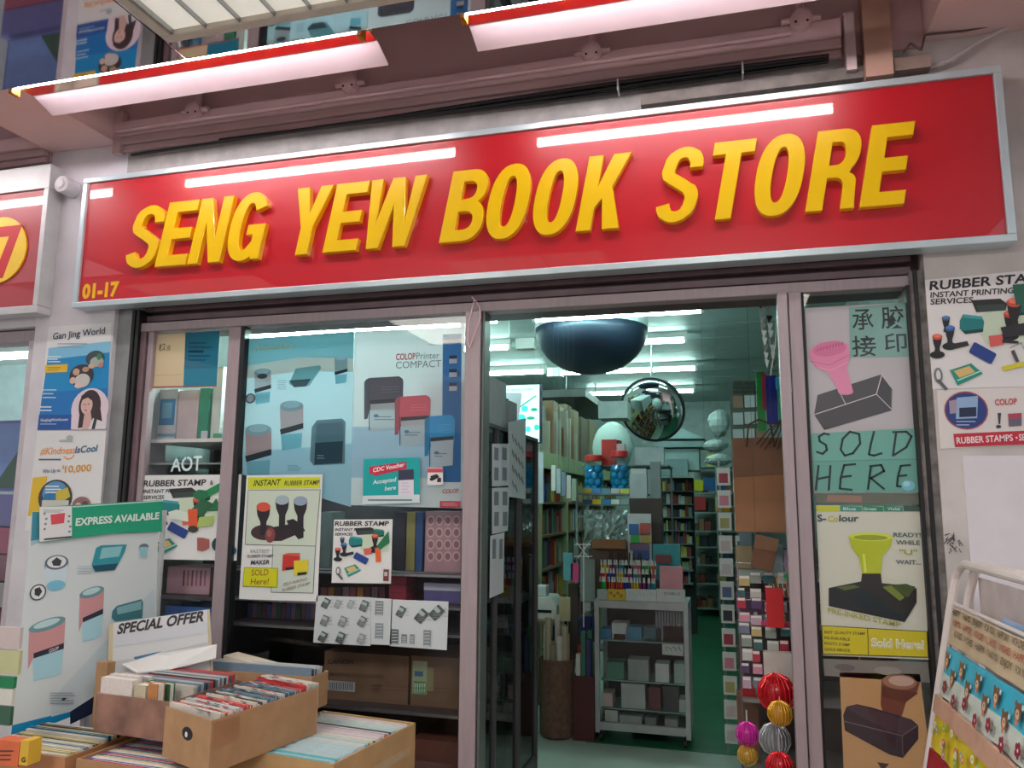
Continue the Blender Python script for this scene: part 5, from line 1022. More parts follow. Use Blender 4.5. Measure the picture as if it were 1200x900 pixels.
# string of silver pennants
t = node('pennant_string', (.2, .3, 2.2), 'string of silver and black triangular pennants hanging inside the door', 'pennants')
random.seed(2)
for k in range(9):
    for s in (0, 1):
        y = 352+k*8.6; xx = 888+k*1.0+s*8; a = at(xx, y, .3+s*.02); b_ = at(xx+8-k*.3, y+1, .3+s*.02); c = at(xx+3, y+11, .3+s*.02)
        MB().prism([a, b_, c], (0, .003, 0)).build('pennant', M((190, 200, 200) if (k+s) % 3 else (34, 34, 38), .3), t)
b = MB(); b.tube([at(911, 352, .3), at(909, 400, .3), at(903, 440, .3)], .003, 6); b.build('string', WHITEM, t)
tag(MB().cyl((.17, 1.475, 2.418), (.95, 1.475, 2.418), .006, n=8).build('hanging_rod', STEEL), 'thin steel rod carrying the coloured plastic folders', 'rod')
# kraft paper bags
def bag(x0, y0, x1, y1, Y, d, lab, m=KRAFT, tilt=0, handles=True):
    l = at(x0, (y0+y1)/2, Y); r = at(x1, (y0+y1)/2, Y); zt = at((x0+x1)/2, y0, Y).z; zb = at((x0+x1)/2, y1, Y).z; w_ = r.x-l.x; h = zt-zb
    t = node('paper_bag', ((l.x+r.x)/2, Y, zb), lab, 'bag'); cx = (l.x+r.x)/2
    def R(a, b_): ca, sa = cos(tilt), sin(tilt); x, z = a-cx, b_-zb; return (cx+x*ca-z*sa, zb+x*sa+z*ca)
    b = MB()
    f = [R(l.x, zb), R(r.x, zb), R(r.x, zt), R(l.x, zt)]; b.prism([(x, Y, z) for x, z in f], (0, d, 0)); b.build('body', m, t, .004)
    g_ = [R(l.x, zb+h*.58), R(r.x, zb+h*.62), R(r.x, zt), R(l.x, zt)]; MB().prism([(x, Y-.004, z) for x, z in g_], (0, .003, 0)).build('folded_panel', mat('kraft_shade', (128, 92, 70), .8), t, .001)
    if handles:
        pts = [R(l.x+w_*.25, zt-.10*h), R(l.x+w_*.30, zt+.14*h), R(cx, zt+.2*h), R(r.x-w_*.3, zt+.14*h), R(r.x-w_*.25, zt-.1*h)]
        b = MB(); b.tube([(x, Y-.008, z) for x, z in pts], .005, 6); b.build('handle', mat('brown_cord', (84, 56, 44), .8), t)
    return t
o = bag(860, 513, 926, 624, .6, .10, 'large kraft paper bag hanging by the door post'); cord(o, .22, .606, 1.9)
b = MB()
for k in range(8): p0 = at(915, 492, .59); p1 = at(886+k*5, 521+(k % 3)*3, .585); b.tube([p0, (p0+p1)/2+Vector((.004*k, 0, .01)), p1], .003, 6)
tag(b.build('cord_bunch', mat('brown_cord', (84, 56, 44), .8)), 'bunch of brown bag cords gathered on a hook above the large kraft bag', 'cord')
o = bag(878, 628, 905, 668, .5, .05, 'small dark kraft bag hanging below the large one', mat('kraft_dark', (112, 78, 56), .8), -.22, False); cord(o, .12, .52, 1.4)
# hanging strip of small packets down the aisle edge
t = node('hook_rack', (.05, 1.86, 0), 'tall wire rack for hanging packets along the aisle', 'rack')
for x in (-.06, .16): MB().cyl((x, 1.9, 0), (x, 1.9, 1.9), .008).build('post', STEEL, t)
for k in range(12): MB().cyl((-.06, 1.9, .08+k*.15), (.16, 1.9, .08+k*.15), .005, n=6).build('bar', STEEL, t)
random.seed(31)
HC = [((206, 200, 200), 'white'), ((170, 60, 80), 'red'), ((210, 190, 190), 'pale pink'), ((50, 54, 70), 'dark'), ((180, 170, 110), 'olive'), ((90, 110, 150), 'blue'), ((220, 140, 160), 'pink')]
for k in range(12):
    for j in range(2):
        c, l = HC[(k*2+j*3) % 7]; z = .09+k*.148; x = -.075+j*.105
        tt = tag(boxobj('hanging_packet', x, x+.085, 1.83+j*.01, 1.845+j*.01, z, z+.115, M((222, 222, 220), .3)), l+' fronted small packet hanging in the aisle rack', 'packet', l+' packets in the aisle rack')
        boxobj('insert', x+.012, x+.07, 1.828+j*.01, 1.83+j*.01, z+.015, z+.08, M(c, .3), tt)
# nearer shelf of assorted goods behind the door post
t = node('stock_shelf', (.35, 1.0, 0), 'crowded white stock shelf just inside the right door post', 'shelf')
for z in (.25, .62, .985, 1.22): boxobj('shelf', .03, .85, .65, 1.2, z, z+.015, M((150, 144, 140)), t)
for x in (.03, .83): boxobj('post', x, x+.02, 1.18, 1.2, 0, 1.35, M((120, 120, 120)), t)
boxobj('back_panel', .02, .85, 1.2, 1.21, 0, 1.35, M((96, 84, 80)), t)
SNAP = [.2655, .6355, 1.0005, 1.2355]
for x0, y0, x1, y1, Y, c, l in ((863, 695, 896, 752, 1.05, (120, 90, 120), 'mauve card pack'), (898, 690, 918, 716, .55, (206, 40, 44), 'red ribbon packet'), (920, 688, 932, 702, .55, (30, 150, 80), 'green ribbon packet'), (884, 728, 888, 745, .9, (220, 210, 200), 'small white tube'), (897, 716, 915, 748, .8, (50, 90, 100), 'dark teal booklet'), (893, 745, 930, 764, .6, (200, 50, 110), 'magenta beads tray'), (895, 765, 933, 790, .52, (206, 196, 190), 'white cardboard tray'), (863, 775, 888, 850, .9, (120, 84, 66), 'brown rolled mat'), (868, 805, 886, 842, .7, (190, 40, 44), 'red folded cloth packet'), (863, 640, 882, 690, 1.1, (190, 170, 130), 'patterned beige packet'), (866, 598, 880, 628, 1.12, (120, 140, 150), 'blue grey packet'), (905, 640, 918, 668, .9, (150, 160, 170), 'silver tinsel packet'), (919, 645, 932, 668, .9, (190, 160, 190), 'lilac tinsel packet')):
    pb('stock_packet', x0, y0, x1, y1, Y, .05, M(c, .4), l+' on the crowded stock shelf by the right door post', 'packet')
SNAP = None
for i in range(12):
    x = 899+i*2.7; a = at(x, 676, .62); c = at(x+6-i*.3, 700, .6); tag(MB().cyl(a, c, .0035, n=6).build('striped_pencil', M([(220, 200, 120), (60, 150, 110), (206, 214, 210), (200, 80, 60)][i % 4], .3)), 'thin coloured pencil in the bundle above the red ribbon packet', 'pencil', 'pencils in the bundle by the door post')
for i in range(7):
    x = 865+i*4.2; tag(MB().cyl(at(x, 752, 1.0), at(x+.5, 776, 1.0), .005, n=6).build('knitting_needle', M((120, 90, 100), .3)), 'thin dark rod standing in the brown roll', 'rod', 'rods in the brown roll')
# clutter of little packets hung on the stock shelf front
hb = node('packet_rack', (.2, .70, .9), 'wire panel with many small hanging packets inside the right door post', 'rack')
for z in (1.02, 1.12, 1.22, 1.30): MB().cyl((.02, .62, z), (.60, .62, z), .003, n=6).build('wire', STEEL, hb)
for x in (.03, .3, .58): MB().cyl((x, .622, 0), (x, .622, 1.32), .004, n=6).build('upright', STEEL, hb)
random.seed(77)
TINS = [((196, 170, 190), 'lilac'), ((206, 206, 200), 'white'), ((120, 130, 150), 'slate'), ((190, 60, 80), 'red'), ((200, 180, 120), 'straw'), ((90, 70, 110), 'violet'), ((150, 160, 150), 'sage'), ((220, 150, 170), 'pink'), ((60, 110, 110), 'teal')]
for r_ in range(9):
    for c_ in range(4):
        c, l = TINS[(r_*5+c_*2) % 9]; x = .03+c_*.062+random.uniform(-.008, .008); z = .70+r_*.062+random.uniform(-.01, .01); w_, h_ = random.uniform(.035, .055), random.uniform(.045, .058)
        if z+h_ > 1.30 or (x > .12 and .80 < z < 1.08 and False): continue
        q = tag(boxobj('small_packet', x, x+w_, .606, .614, z, z+h_, M(c, .25)), l+' small packet on the wire panel inside the right door post', 'packet', l+' packets on the wire panel')
        boxobj('header', x+.003, x+w_-.003, .604, .606, z+h_*.7, z+h_-.003, M((230, 228, 224), .3), q)
# shiny ribbon balls in clear bags
def ribbon_ball(x, y, r, Y, c, lab):
    p = at(x, y, Y); R_ = (at(x+r, y, Y)-p).length; t = node('ribbon_ball', (p.x, Y, p.z-R_), lab, 'ribbon')
    MB().ball(p, R_*.86, 14).build('core', M(c, .25), t, smooth=True)
    b = MB(); random.seed(int(x))
    for k in range(22):
        a = k*2*pi/22; pts = [(p.x+R_*cos(a)*sin(u), p.y+R_*sin(a)*sin(u), p.z+R_*cos(u)) for u in [.15+j*.55 for j in range(6)]]
        b.tube(pts, R_*.035, 4)
    MB().cyl((p.x, Y, p.z+R_*.8), (p.x, Y, max(p.z+R_*1.3, .62)), .0015, n=5).build('tie', WHITEM, t)
    b.build('ribbon_loops', mat('ribbon_%d_%d_%d' % c, tuple(min(255, int(v*1.25+20)) for v in c), .2, metal=.4, noise=0), t)
ribbon_ball(910, 812, 23, .42, (190, 24, 34), 'large red ribbon ball in the clear bag beside the door post')
ribbon_ball(914, 836, 15, .22, (200, 140, 40), 'gold ribbon ball just below the red one')
ribbon_ball(876, 860, 14, .5, (200, 40, 150), 'magenta ribbon ball low beside the aisle')
ribbon_ball(908, 866, 19, .40, (150, 150, 154), 'silver ribbon ball below the gold one')
ribbon_ball(914, 898, 17, .20, (190, 30, 40), 'red ribbon ball at the very bottom by the door post')
ribbon_ball(876, 885, 12, .5, (190, 150, 60), 'small gold ribbon ball below the magenta one')
# display of hanging things left of showcase
t = node('wire_stand', (-1.1, 2.1, .9), 'white wire stand with hanging packets left of the pens', 'stand')
b = MB()
for a_, c_ in (((673, 638), (692, 638)), ((673, 652), (694, 652)), ((676, 636), (690, 654)), ((690, 636), (677, 654))): b.tube([at(*a_, 2.05), at(*c_, 2.05)], .004, 6)
b.tube([at(684, 636, 2.05), at(684, 735, 2.05)], .006, 6); b.build('wire', WHITEM, t)
for x0, y0, x1, y1, c, l in ((660, 648, 671, 680, (110, 180, 190), 'turquoise'), (669, 660, 678, 682, (220, 90, 140), 'pink'), (680, 655, 697, 705, (140, 156, 150), 'grey clear'), (655, 700, 668, 728, (196, 190, 150), 'cream'), (683, 706, 692, 716, (176, 190, 190), 'white')):
    pb('hanging_packet', x0, y0, x1, y1, 2.1, .03, M(c, .3), l+' packet hanging at the wire stand left of the showcase', 'packet')
for i in range(5): pb('blue_file', 679+i*3.6, 722, 682+i*3.6, 752, 2.3, .05, M((50, 60, 120)), 'dark blue file standing behind the maroon bin', 'file', group='blue files behind the maroon bin')
# ================================================================ IN FRONT OF THE SHOP: BOOK BOXES
tb = node('stall_table', (-2.4, -.55, 0), 'low plain table carrying the cardboard boxes of books', 'table')
boxobj('tabletop', -3.35, -1.27, -1.05, -.12, .33, .36, mat('table_board', (120, 100, 86), .7), tb)
for x in (-3.3, -1.36):
    for y in (-1.0, -.2): boxobj('leg', x, x+.04, y, y+.04, 0, .33, DARK, tb)
def obox_frame(name, lab, O, U, V, W, D, H, m, th=.006, holes=None, group=None, cat='box'):
    """open carton: O near-left bottom corner, U along its front, V along its depth"""
    O = Vector(O); U = Vector(U).normalized(); V = Vector(V).normalized(); Z = Vector((0, 0, 1))
    t = node(name, O+U*W/2+V*D/2, lab, cat, group)
    MB().obox(O, U*W, V*D, Z*th).build('bottom', m, t)
    MB().obox(O+Z*th, U*W, V*th, Z*(H-th)).build('side', m, t); MB().obox(O+V*(D-th)+Z*th, U*W, V*th, Z*(H-th)).build('side', m, t)
    MB().obox(O+V*th+Z*th, U*th, V*(D-2*th), Z*(H-th)).build('side', m, t); MB().obox(O+V*th+U*(W-th)+Z*th, U*th, V*(D-2*th), Z*(H-th)).build('side', m, t)
    return t, O, U, V
_bk = {}
def put_book(P, U, V, thick, wid, hgt, c, lab, group, cover=(232, 224, 206), lean=0, name='book'):
    """P base corner; the book is thick along V, wid along U, hgt up; pages block with two covers"""
    key = (c, cover)
    if key not in _bk:
        b = MB(); b.box(0, 1, 0, .12, 0, 1, 0); b.box(0, 1, .88, 1, 0, 1, 0); b.box(0, .04, .12, .88, 0, 1, 0); b.box(.04, .97, .12, .88, .01, .985, 1)
        o = b.build(name, [M(c, .45), M(cover, .7)], None, local=True); _bk[key] = o
    else: o = _bk[key].copy(); COL.objects.link(o)
    Z = Vector((0, 0, 1)); Vn = Vector(V).normalized(); Un = Vector(U).normalized()
    Zl = (Z*cos(lean)+Vn*sin(lean)); Vl = (Vn*cos(lean)-Z*sin(lean))
    o.matrix_world = Matrix(((Un.x*wid, Vl.x*thick, Zl.x*hgt, P[0]), (Un.y*wid, Vl.y*thick, Zl.y*hgt, P[1]), (Un.z*wid, Vl.z*thick, Zl.z*hgt, P[2]), (0, 0, 0, 1)))
    return tag(o, lab, 'book', group)
# --- the front cardboard box of comics, turned a little
ZT_ = .800
N = atz(248, 845, ZT_); A_ = atz(194, 828, ZT_); B_ = atz(373, 806, ZT_)
U = (N-A_).normalized(); V = (B_-N); LEN = V.length; V = V.normalized(); WID = (N-A_).length; HB_ = .185
t, O, U, V = obox_frame('book_box', 'brown cardboard box full of comics with a round hand hole, in front', (A_.x, A_.y, ZT_-HB_), U, V, WID, LEN, HB_, CARD)
hp = O+U*WID*.52+Vector((0, 0, HB_*.62))-V*.0012
b = MB(); b.prism([hp+U*(.036*cos(a))+Vector((0, 0, .024*sin(a))) for a in [i*2*pi/20 for i in range(20)]], V*.0008); sd = [c for c in t.children if c.name.startswith('side')][0]; b.build('hand_hole', BLACK, sd)
b = MB(); b.prism([hp+U*(.009*cos(a)-.006)+Vector((0, 0, .010*sin(a)-.004))-V*.0006 for a in [i*2*pi/12 for i in range(12)]], V*.0004); b.build('torn_paper', PAPER, sd)
b = MB(); b.obox(O+U*WID+V*.01-Vector((0, 0, 0))+Vector((0, 0, HB_*.45)), U*.0006, V*.13, Vector((0, 0, HB_*.5))); b.build('packing_tape', mat('tape', (170, 122, 88), .3), [c for c in t.children if c.name.startswith('side')][3])
random.seed(17); Zv = Vector((0, 0, 1))
tops = []; d = .012
cols = [(206, 60, 60), (190, 196, 200), (60, 64, 74), (214, 206, 196), (120, 140, 160), (206, 90, 90), (90, 110, 120), (160, 60, 70), (70, 120, 140)]
cn = {0: 'red', 1: 'pale grey', 2: 'black', 3: 'cream', 4: 'blue-grey', 5: 'rose', 6: 'slate', 7: 'crimson', 8: 'teal'}
i = 0
while d < LEN-.03:
    th = random.uniform(.0105, .015); q = d/LEN
    k = random.choice([0, 1, 3, 5, 3]) if q < .35 else random.choice([1, 2, 4, 6, 8, 3]) if q < .75 else random.choice([0, 3, 7, 1])
    wd = WID-.022-(.012 if i % 7 == 3 else 0); hg = HB_+random.uniform(-.004, .010)+(.012 if q > .8 else 0)
    o = put_book(O+U*.010+V*d+Zv*.0065, U, V, th-.0006, wd, hg, cols[k], cn[k]+' comic packed on edge in the front cardboard box', cn[k]+' comics in the front box'); i += 1
    tops.append((d, Zv.z*hg))
    d += th
# printed spine marks on the tops of the comics, as one flat print each is too small: a title strip per comic is built as stuff
b = MB(); random.seed(23)
for d, hg in tops:
    for s in range(5):
        if random.random() < .8: b.obox(O+U*(.02+s*(WID-.04)/5)+V*(d+.003)+Zv*(hg+.0088), U*random.uniform(.02, .045), V*.006, Zv*.0005, random.randrange(4))
o = b.build('title_marks', [M((196, 40, 46)), M((40, 44, 56)), M((226, 226, 224)), M((60, 110, 140))], t); o['kind'] = 'stuff'
# --- old stained box behind it, with the SPECIAL OFFER card
Q0 = atz(113, 812, .80); Q1 = atz(192, 822, .80); U2 = (Q1-Q0); W2 = U2.length; U2.normalize(); V2 = Vector((-U2.y, U2.x, 0))
t, O2, U2, V2 = obox_frame('book_box', 'old stained box with white books and papers behind the front box', (Q0.x, Q0.y, .80-.15), U2, V2, W2+.03, .42, .15, CARDO)
random.seed(29)
for k, (u0, w_, v0, th, h, c, l) in enumerate(((.01, .17, .01, .035, .205, (226, 216, 212), 'thick white book at the front left'), (.01, .15, .05, .03, .21, (220, 210, 210), 'second white book from the left front'), (.19, .06, .012, .05, .19, (200, 186, 160), 'cream upright booklet'), (.26, .05, .015, .04, .20, (190, 130, 80), 'orange brown booklet'), (.19, .13, .07, .03, .19, (60, 110, 80), 'green book'), (.01, .16, .10, .03, .20, (200, 190, 190), 'grey white book'))):
    if u0+w_ > W2+.02: w_ = W2+.02-u0
    put_book(O2+U2*u0+V2*v0+Zv*.007, U2, V2, th, w_, h, c, l+' in the old stained box', None, (236, 226, 214))
d = .14; i = 0
while d < .40:
    th = random.uniform(.010, .014); k = random.choice([1, 2, 3, 4, 8, 5])
    put_book(O2+U2*.012+V2*d+Zv*.007, U2, V2, th-.0006, W2+.006, .165+random.uniform(0, .012), cols[k], cn[k]+' comic in the old stained box', cn[k]+' comics in the stained box'); d += th
# white open booklet and papers lying on them
def slab(name, lab, cat, p, m, th=.006, group=None):
    b = MB(); b.prism([Vector(q) for q in p], (0, 0, -th)); return tag(b.build(name, m), lab, cat, group)
def quadz(pts, z): return [atz(x, y, z) for x, y in pts]
b = MB(); p_ = [at(143, 778, -.385), at(183, 766, -.39), at(254, 755, -.39), at(253, 770, -.40), at(200, 783, -.43), at(160, 788, -.44)]
tag(slab('open_booklet', 'white curled open booklet lying at the foot of the SPECIAL OFFER card', 'booklet', p_, PAPER, .006))
# rear row of comics to the right of the old box (another box behind)
R0 = atz(190, 792, .86); 
t, O3, U3, V3 = obox_frame('book_box', 'rear box of comics between the card and the window', (-2.40, -.285, .66), (1, -.01, 0), (.01, 1, 0), .56, .15, .15, CARD)
d = .012
while d < .132:
    th = random.uniform(.010, .014); k = random.choice([1, 2, 3, 4, 8, 6, 0])
    put_book(O3+U3*.012+V3*d+Zv*.007, U3, V3, th-.0006, .536, .165+random.uniform(0, .012), cols[k], cn[k]+' comic in the rear box under the card', cn[k]+' comics in the rear box'); d += th
b = MB(); p0 = at(262, 768, -.2); p1 = at(310, 781, -.25); b.obox(p0-Vector((0, 0, .03)), (p1-p0), Vector((.01, .10, 0)), (0, 0, .03)); tag(b.build('book', [M((222, 208, 190))]), 'thick cream book lying behind the front box beside the black column', 'book')
# --- SPECIAL OFFER card
p = Sheet('offer_card', 'white board handwritten SPECIAL OFFER standing in the book boxes', [(128, 731), (245, 714), (249, 790), (129, 815)], -.36, paper=(226, 226, 228), cat='sign', th=.006)
p.text('SPECIAL OFFER', (137, 743), (239, 727.5), 12.5, (60, 58, 64), .035, .2)
p.pp([(128, 731), (133, 730.4), (131, 812), (126, 814)], (214, 198, 160)); p.pp([(243, 714.5), (245.5, 714), (249, 789), (246, 790)], (214, 196, 150)); p.pp([(134, 744), (243, 729), (244, 742), (134, 758)], (216, 218, 226)); p.pp([(134, 775), (160, 771), (210, 760), (244, 752), (245, 766), (134, 790)], (206, 208, 212))
p.pp([(157, 770), (190, 763), (178, 768), (160, 776)], (70, 130, 170)); p.pp([(160, 775), (174, 769), (175, 780), (163, 783)], (206, 206, 60)); p.done()
tag(MB().obox((at(113, 780, -.52).x, -.52, .362), (.06, 0, 0), (0, .05, 0), (0, 0, at(113, 776, -.52).z-.362)).build('carton_flap', CARD), 'small brown carton end sticking up left of the SPECIAL OFFER card', 'carton')
# --- right open box of thin books
ZR = .612
C1 = atz(487, 847, ZR); C0_ = atz(374, 832, ZR); C2 = atz(400, 912, ZR)
U4 = (C1-C0_).normalized(); V4 = Vector((-U4.y, U4.x, 0)); W4 = .50; D4 = .62; H4 = .24
t, O4, U4, V4 = obox_frame('book_box', 'open box of thin turquoise, pink and green books at the right', C1-U4*W4-V4*D4-Zv*H4, U4, V4, W4, D4, H4, mat('tan_carton', (196, 158, 110), .85, bump=.1), .007)
b = MB(); b.obox(O4+U4*W4+V4*(D4-.36)+Zv*(H4*.5), U4*.001, V4*.32, Zv*.03); b.build('packing_tape', mat('tape_shiny', (206, 178, 140), .25), t)
random.seed(41)
TC = [((120, 206, 214), 'turquoise'), ((230, 214, 222), 'pale pink'), ((206, 226, 232), 'pale blue'), ((50, 140, 100), 'green'), ((214, 110, 100), 'coral'), ((232, 230, 224), 'white'), ((90, 80, 110), 'dark violet'), ((226, 206, 150), 'cream')]
d = .012; i = 0
while d < D4-.022:
    q = d/D4; th = random.uniform(.005, .010)
    k = random.choice([2, 0, 5, 2, 1]) if q < .45 else random.choice([1, 3, 5, 7]) if q < .55 else random.choice([4, 3, 5, 1, 6]) if q < .75 else random.choice([0, 0, 2, 7]) if q < .88 else random.choice([1, 5, 6])
    put_book(O4+U4*(.014+.01*(i % 4 == 1))+V4*d+Zv*.008, U4, V4, th-.0004, W4-.045, H4-.012+random.uniform(-.008, .006), TC[k][0], TC[k][1]+' thin book on edge in the right open box', TC[k][1]+' thin books in the right box', (240, 238, 230)); i += 1; d += th
# --- box bottom left and bottom middle
L0 = atz(28, 880, .62); L1 = atz(140, 876, .62)
t, O5, U5, V5 = obox_frame('book_box', 'brown box of magazines at the bottom left corner', (-3.02, -.90, .40), (1, -.05, 0), (.05, 1, 0), .47, .34, .19, mat('orange_carton', (186, 132, 92), .85))
MC_ = [((30, 100, 130), 'teal'), ((206, 206, 200), 'white'), ((190, 176, 120), 'straw'), ((70, 60, 60), 'dark'), ((200, 196, 190), 'grey')]
for i in range(20):
    k = [0, 1, 2, 3, 2, 1, 4][i % 7]; put_book(O5+U5*.010+V5*(.010+i*.0158)+Zv*.007, U5, V5, .0145, .44, .175+.006*(i % 3)+(.012 if i > 12 else 0), MC_[k][0], MC_[k][1]+' magazine on edge in the bottom left box', MC_[k][1]+' magazines in the bottom left box')
t, O6, U6, V6 = obox_frame('book_box', 'brown box of exercise books under the front comics box', (-2.50, -.92, .38), (1, -.06, 0), (.06, 1, 0), .50, .40, .21, CARD)
for i in range(22):
    k = [((30, 130, 140), 'teal'), ((206, 60, 110), 'magenta'), ((70, 90, 160), 'blue'), ((226, 226, 222), 'white'), ((226, 196, 170), 'peach')][i % 5]
    put_book(O6+U6*.010+V6*(.010+i*.0168)+Zv*.007, U6, V6, .0155, .47, .192, k[0], k[1]+' exercise book in the box under the front comics box', k[1]+' exercise books in the lower box')

# ================================================================ BANNER WITH EXPRESS AVAILABLE
PLN = (Vector((-3.075, -.69, 0)), Vector((.199, .59, 0)).normalized(), Vector((0, 0, 1)))
p = Sheet('banner', 'tall stamp poster board with blue foot and green EXPRESS AVAILABLE strip', [(38, 600), (186, 600), (181, 800), (12, 868)], plane=PLN, paper=(214, 222, 224), th=.004)
BN = p
p.pp([(37.5, 600), (186, 600), (186, 620), (60, 628), (36, 640)], (170, 196, 208)); p.pp([(38, 600), (48, 600), (46, 632), (36, 634)], (60, 140, 160)); p.pp([(14, 850), (82, 833), (181, 790), (181, 801), (12, 868)], (0, 140, 196)); p.pp([(82, 834), (181, 770), (181, 801), (82, 849)], (26, 40, 70))
p.pp([(60, 820), (170, 700), (180, 690), (181, 770), (82, 834), (60, 840)], (200, 214, 220))
def rs2(x, y, s, wmul=1):
    p.pp([(x-11*s*wmul, y+10*s), (x+11*s*wmul, y+4*s), (x+9*s*wmul, y+28*s), (x-10*s*wmul, y+34*s)], (170, 214, 226))
    p.pp([(x-13*s*wmul, y-12*s), (x+12*s*wmul, y-18*s), (x+11*s*wmul, y+6*s), (x-10*s*wmul, y+14*s), (x-14*s*wmul, y+24*s)], (206, 150, 152)); p.pp([(x-10*s*wmul, y+10*s), (x+11*s*wmul, y+1*s), (x+11*s*wmul, y+6*s), (x-10*s*wmul, y+14.5*s)], (40, 44, 64)); p.ell(x-.5*s, y-15*s, 12.5*s*wmul, 5*s, (110, 150, 156), rot=.2); p.ell(x-1*s, y-16*s, 9*s*wmul, 3*s, (190, 220, 224), rot=.2)
rs2(56, 752, 1.35, 1.25); rs2(108, 712, 1.2, .95); p.text('COLOP', (57, 765), (68, 761), 4, (236, 220, 222), .02)
p.ell(66, 662, 14, 9.5, (140, 156, 176)); p.ell(66, 660, 13, 8.5, (226, 232, 234)); p.pp([(53, 662), (79, 660), (78, 682), (54, 686)], (206, 224, 232)); p.ell(66, 659, 13.5, 8.5, (96, 104, 120)); p.ell(66, 658.5, 11, 6.8, (224, 228, 228)); p.pp([(60, 658), (66, 653), (72, 657), (70, 663), (62, 663)], (60, 64, 72)); p.ell(65, 686, 11, 6, (120, 190, 214)); p.ell(44, 694, 9.5, 9.5, (70, 72, 78)); p.ell(44, 694, 8, 8, (222, 226, 226)); p.pp([(40, 690), (46, 688), (49, 693), (45, 699), (40, 697)], (50, 54, 60))
p.pp([(107, 662), (112, 642), (118, 639), (148, 638), (146, 646), (134, 668), (110, 670)], (50, 150, 164)); p.pp([(107, 663), (138, 660), (134, 668), (112, 670)], (24, 80, 100)); p.pp([(119, 642), (143, 640), (139, 652), (116, 655)], (140, 200, 206)); p.ell(168, 641, 5.5, 4, (110, 120, 130)); p.pp([(163, 641), (173, 641), (172, 652), (164, 654)], (150, 200, 210)); p.micro(90, 664, 112, 672, 4, (160, 176, 184))
p.pp([(131, 716), (136, 710), (165, 702), (167, 706), (166, 724), (134, 728), (130, 724)], (60, 120, 130)); p.pp([(136, 712), (165, 704), (165, 714), (137, 720)], (130, 180, 186)); p.micro(58, 812, 88, 824, 5, (150, 160, 166), 1.0); p.ell(74, 819, 2.5, 1.5, (50, 54, 60))
p.done()
PL2 = (PLN[0]+Vector((.012, -.006, 0)), PLN[1], PLN[2])
q = Sheet('express_strip', 'green strip reading EXPRESS AVAILABLE clipped across the banner top', [(46, 594), (190, 586), (190, 623), (132, 625), (84, 631), (46, 636)], plane=PL2, paper=(28, 160, 122), th=.002, cat='sign')
q.pp([(46, 594), (84, 593), (84, 630), (46, 635.5)], (226, 226, 226)); q.pp([(59, 603), (76, 601), (75, 613), (60, 615)], (216, 80, 90)); q.micro(51, 598, 80, 600, 2, (150, 160, 160), .8)
for k in range(8): q.ell(52+(k % 2)*28+(k % 3), 602+k*3, 1.5, 1.4, (130, 140, 150))
q.line([(52, 632), (83, 629)], 2, (60, 60, 66)); q.text('EXPRESS AVAILABLE', (88, 616), (186, 608), 8.8, (226, 240, 234), .035)
q.line([(85, 594), (190, 587)], 1.4, (190, 226, 214)); q.done()
b = MB(); b.obox(at(187, 598, -.06)+Vector((.012, .0, 0)), (.018, .002, 0), (0, .02, 0), (0, 0, -.9)); tag(b.build('banner_pole', mat('pale_plastic', (200, 206, 206), .4)), 'pale upright pole at the right edge of the stamp banner', 'pole')

# ================================================================ NEIGHBOUR SHOP AT THE LEFT EDGE
sbox('wall_neighbour_back', -7, -3.915, 1.6, 1.7, 0, 3.2, M((150, 156, 160)))
nz_ = at(20, 418, .9).z+.09
sbox('ceiling_neighbour', -7, -3.915, .1, 1.7, nz_, nz_+.05, M((190, 196, 196)))
sbox('wall_neighbour_side', -3.93, -3.915, .3, 1.7, 0, 3.2, M((170, 172, 172)))
sbox('trim_25', -7, -3.915, .04, .16, 2.52, 2.59, MAUVE, .004); sbox('trim_26', -7, -3.915, .0, .16, 2.60, 2.66, WHITEP, .004); sbox('trim_27', -3.975, -3.915, .02, .14, 0, 2.52, mat('pale_frame', (206, 196, 200), .5), .003)
pane(4, -6.5, -3.975, .08, .1, 2.52)
nz = at(20, 418, .9).z; t = infit(-6.3, -4.35, .9, nz, 'white lamp in the neighbouring shop at the left edge', None)
t = node('framed_picture', (-4.4, .5, 1.2), 'large framed landscape picture in the neighbouring window', 'picture')
def L_(x, y): return at(x, y, .42)
boxobj('frame', -4.9, -4.13, .44, .47, 1.64, 2.10, M((96, 100, 170)), t); boxobj('picture', -4.88, -4.15, .435, .44, 1.66, 2.08, M((110, 140, 200)), t); 
b = MB(); b.prism([(-4.60, .434, 1.66), (-4.15, .434, 1.66), (-4.15, .434, 1.90), (-4.25, .434, 1.97), (-4.4, .434, 1.93), (-4.5, .434, 1.80)], (0, .001, 0)); b.build('trees', M((40, 80, 60)), t)
for z0, z1, c, l in ((1.42, 1.62, (90, 90, 150), 'blue violet'), (1.25, 1.41, (150, 60, 90), 'crimson'), (1.08, 1.24, (120, 70, 90), 'dull plum'), (.92, 1.07, (150, 150, 150), 'grey'), (.70, .91, (90, 30, 50), 'dark maroon')):
    tag(boxobj('bedding_pack', -4.95, -4.12, .42, .75, z0, z1, M(c, .35)), l+' plastic wrapped pack in the stack at the left edge', 'packet')
tag(boxobj('stand', -4.95, -4.10, .40, .8, .1, .69, M((60, 50, 56))), 'dark stand under the wrapped packs in the neighbouring window', 'stand')
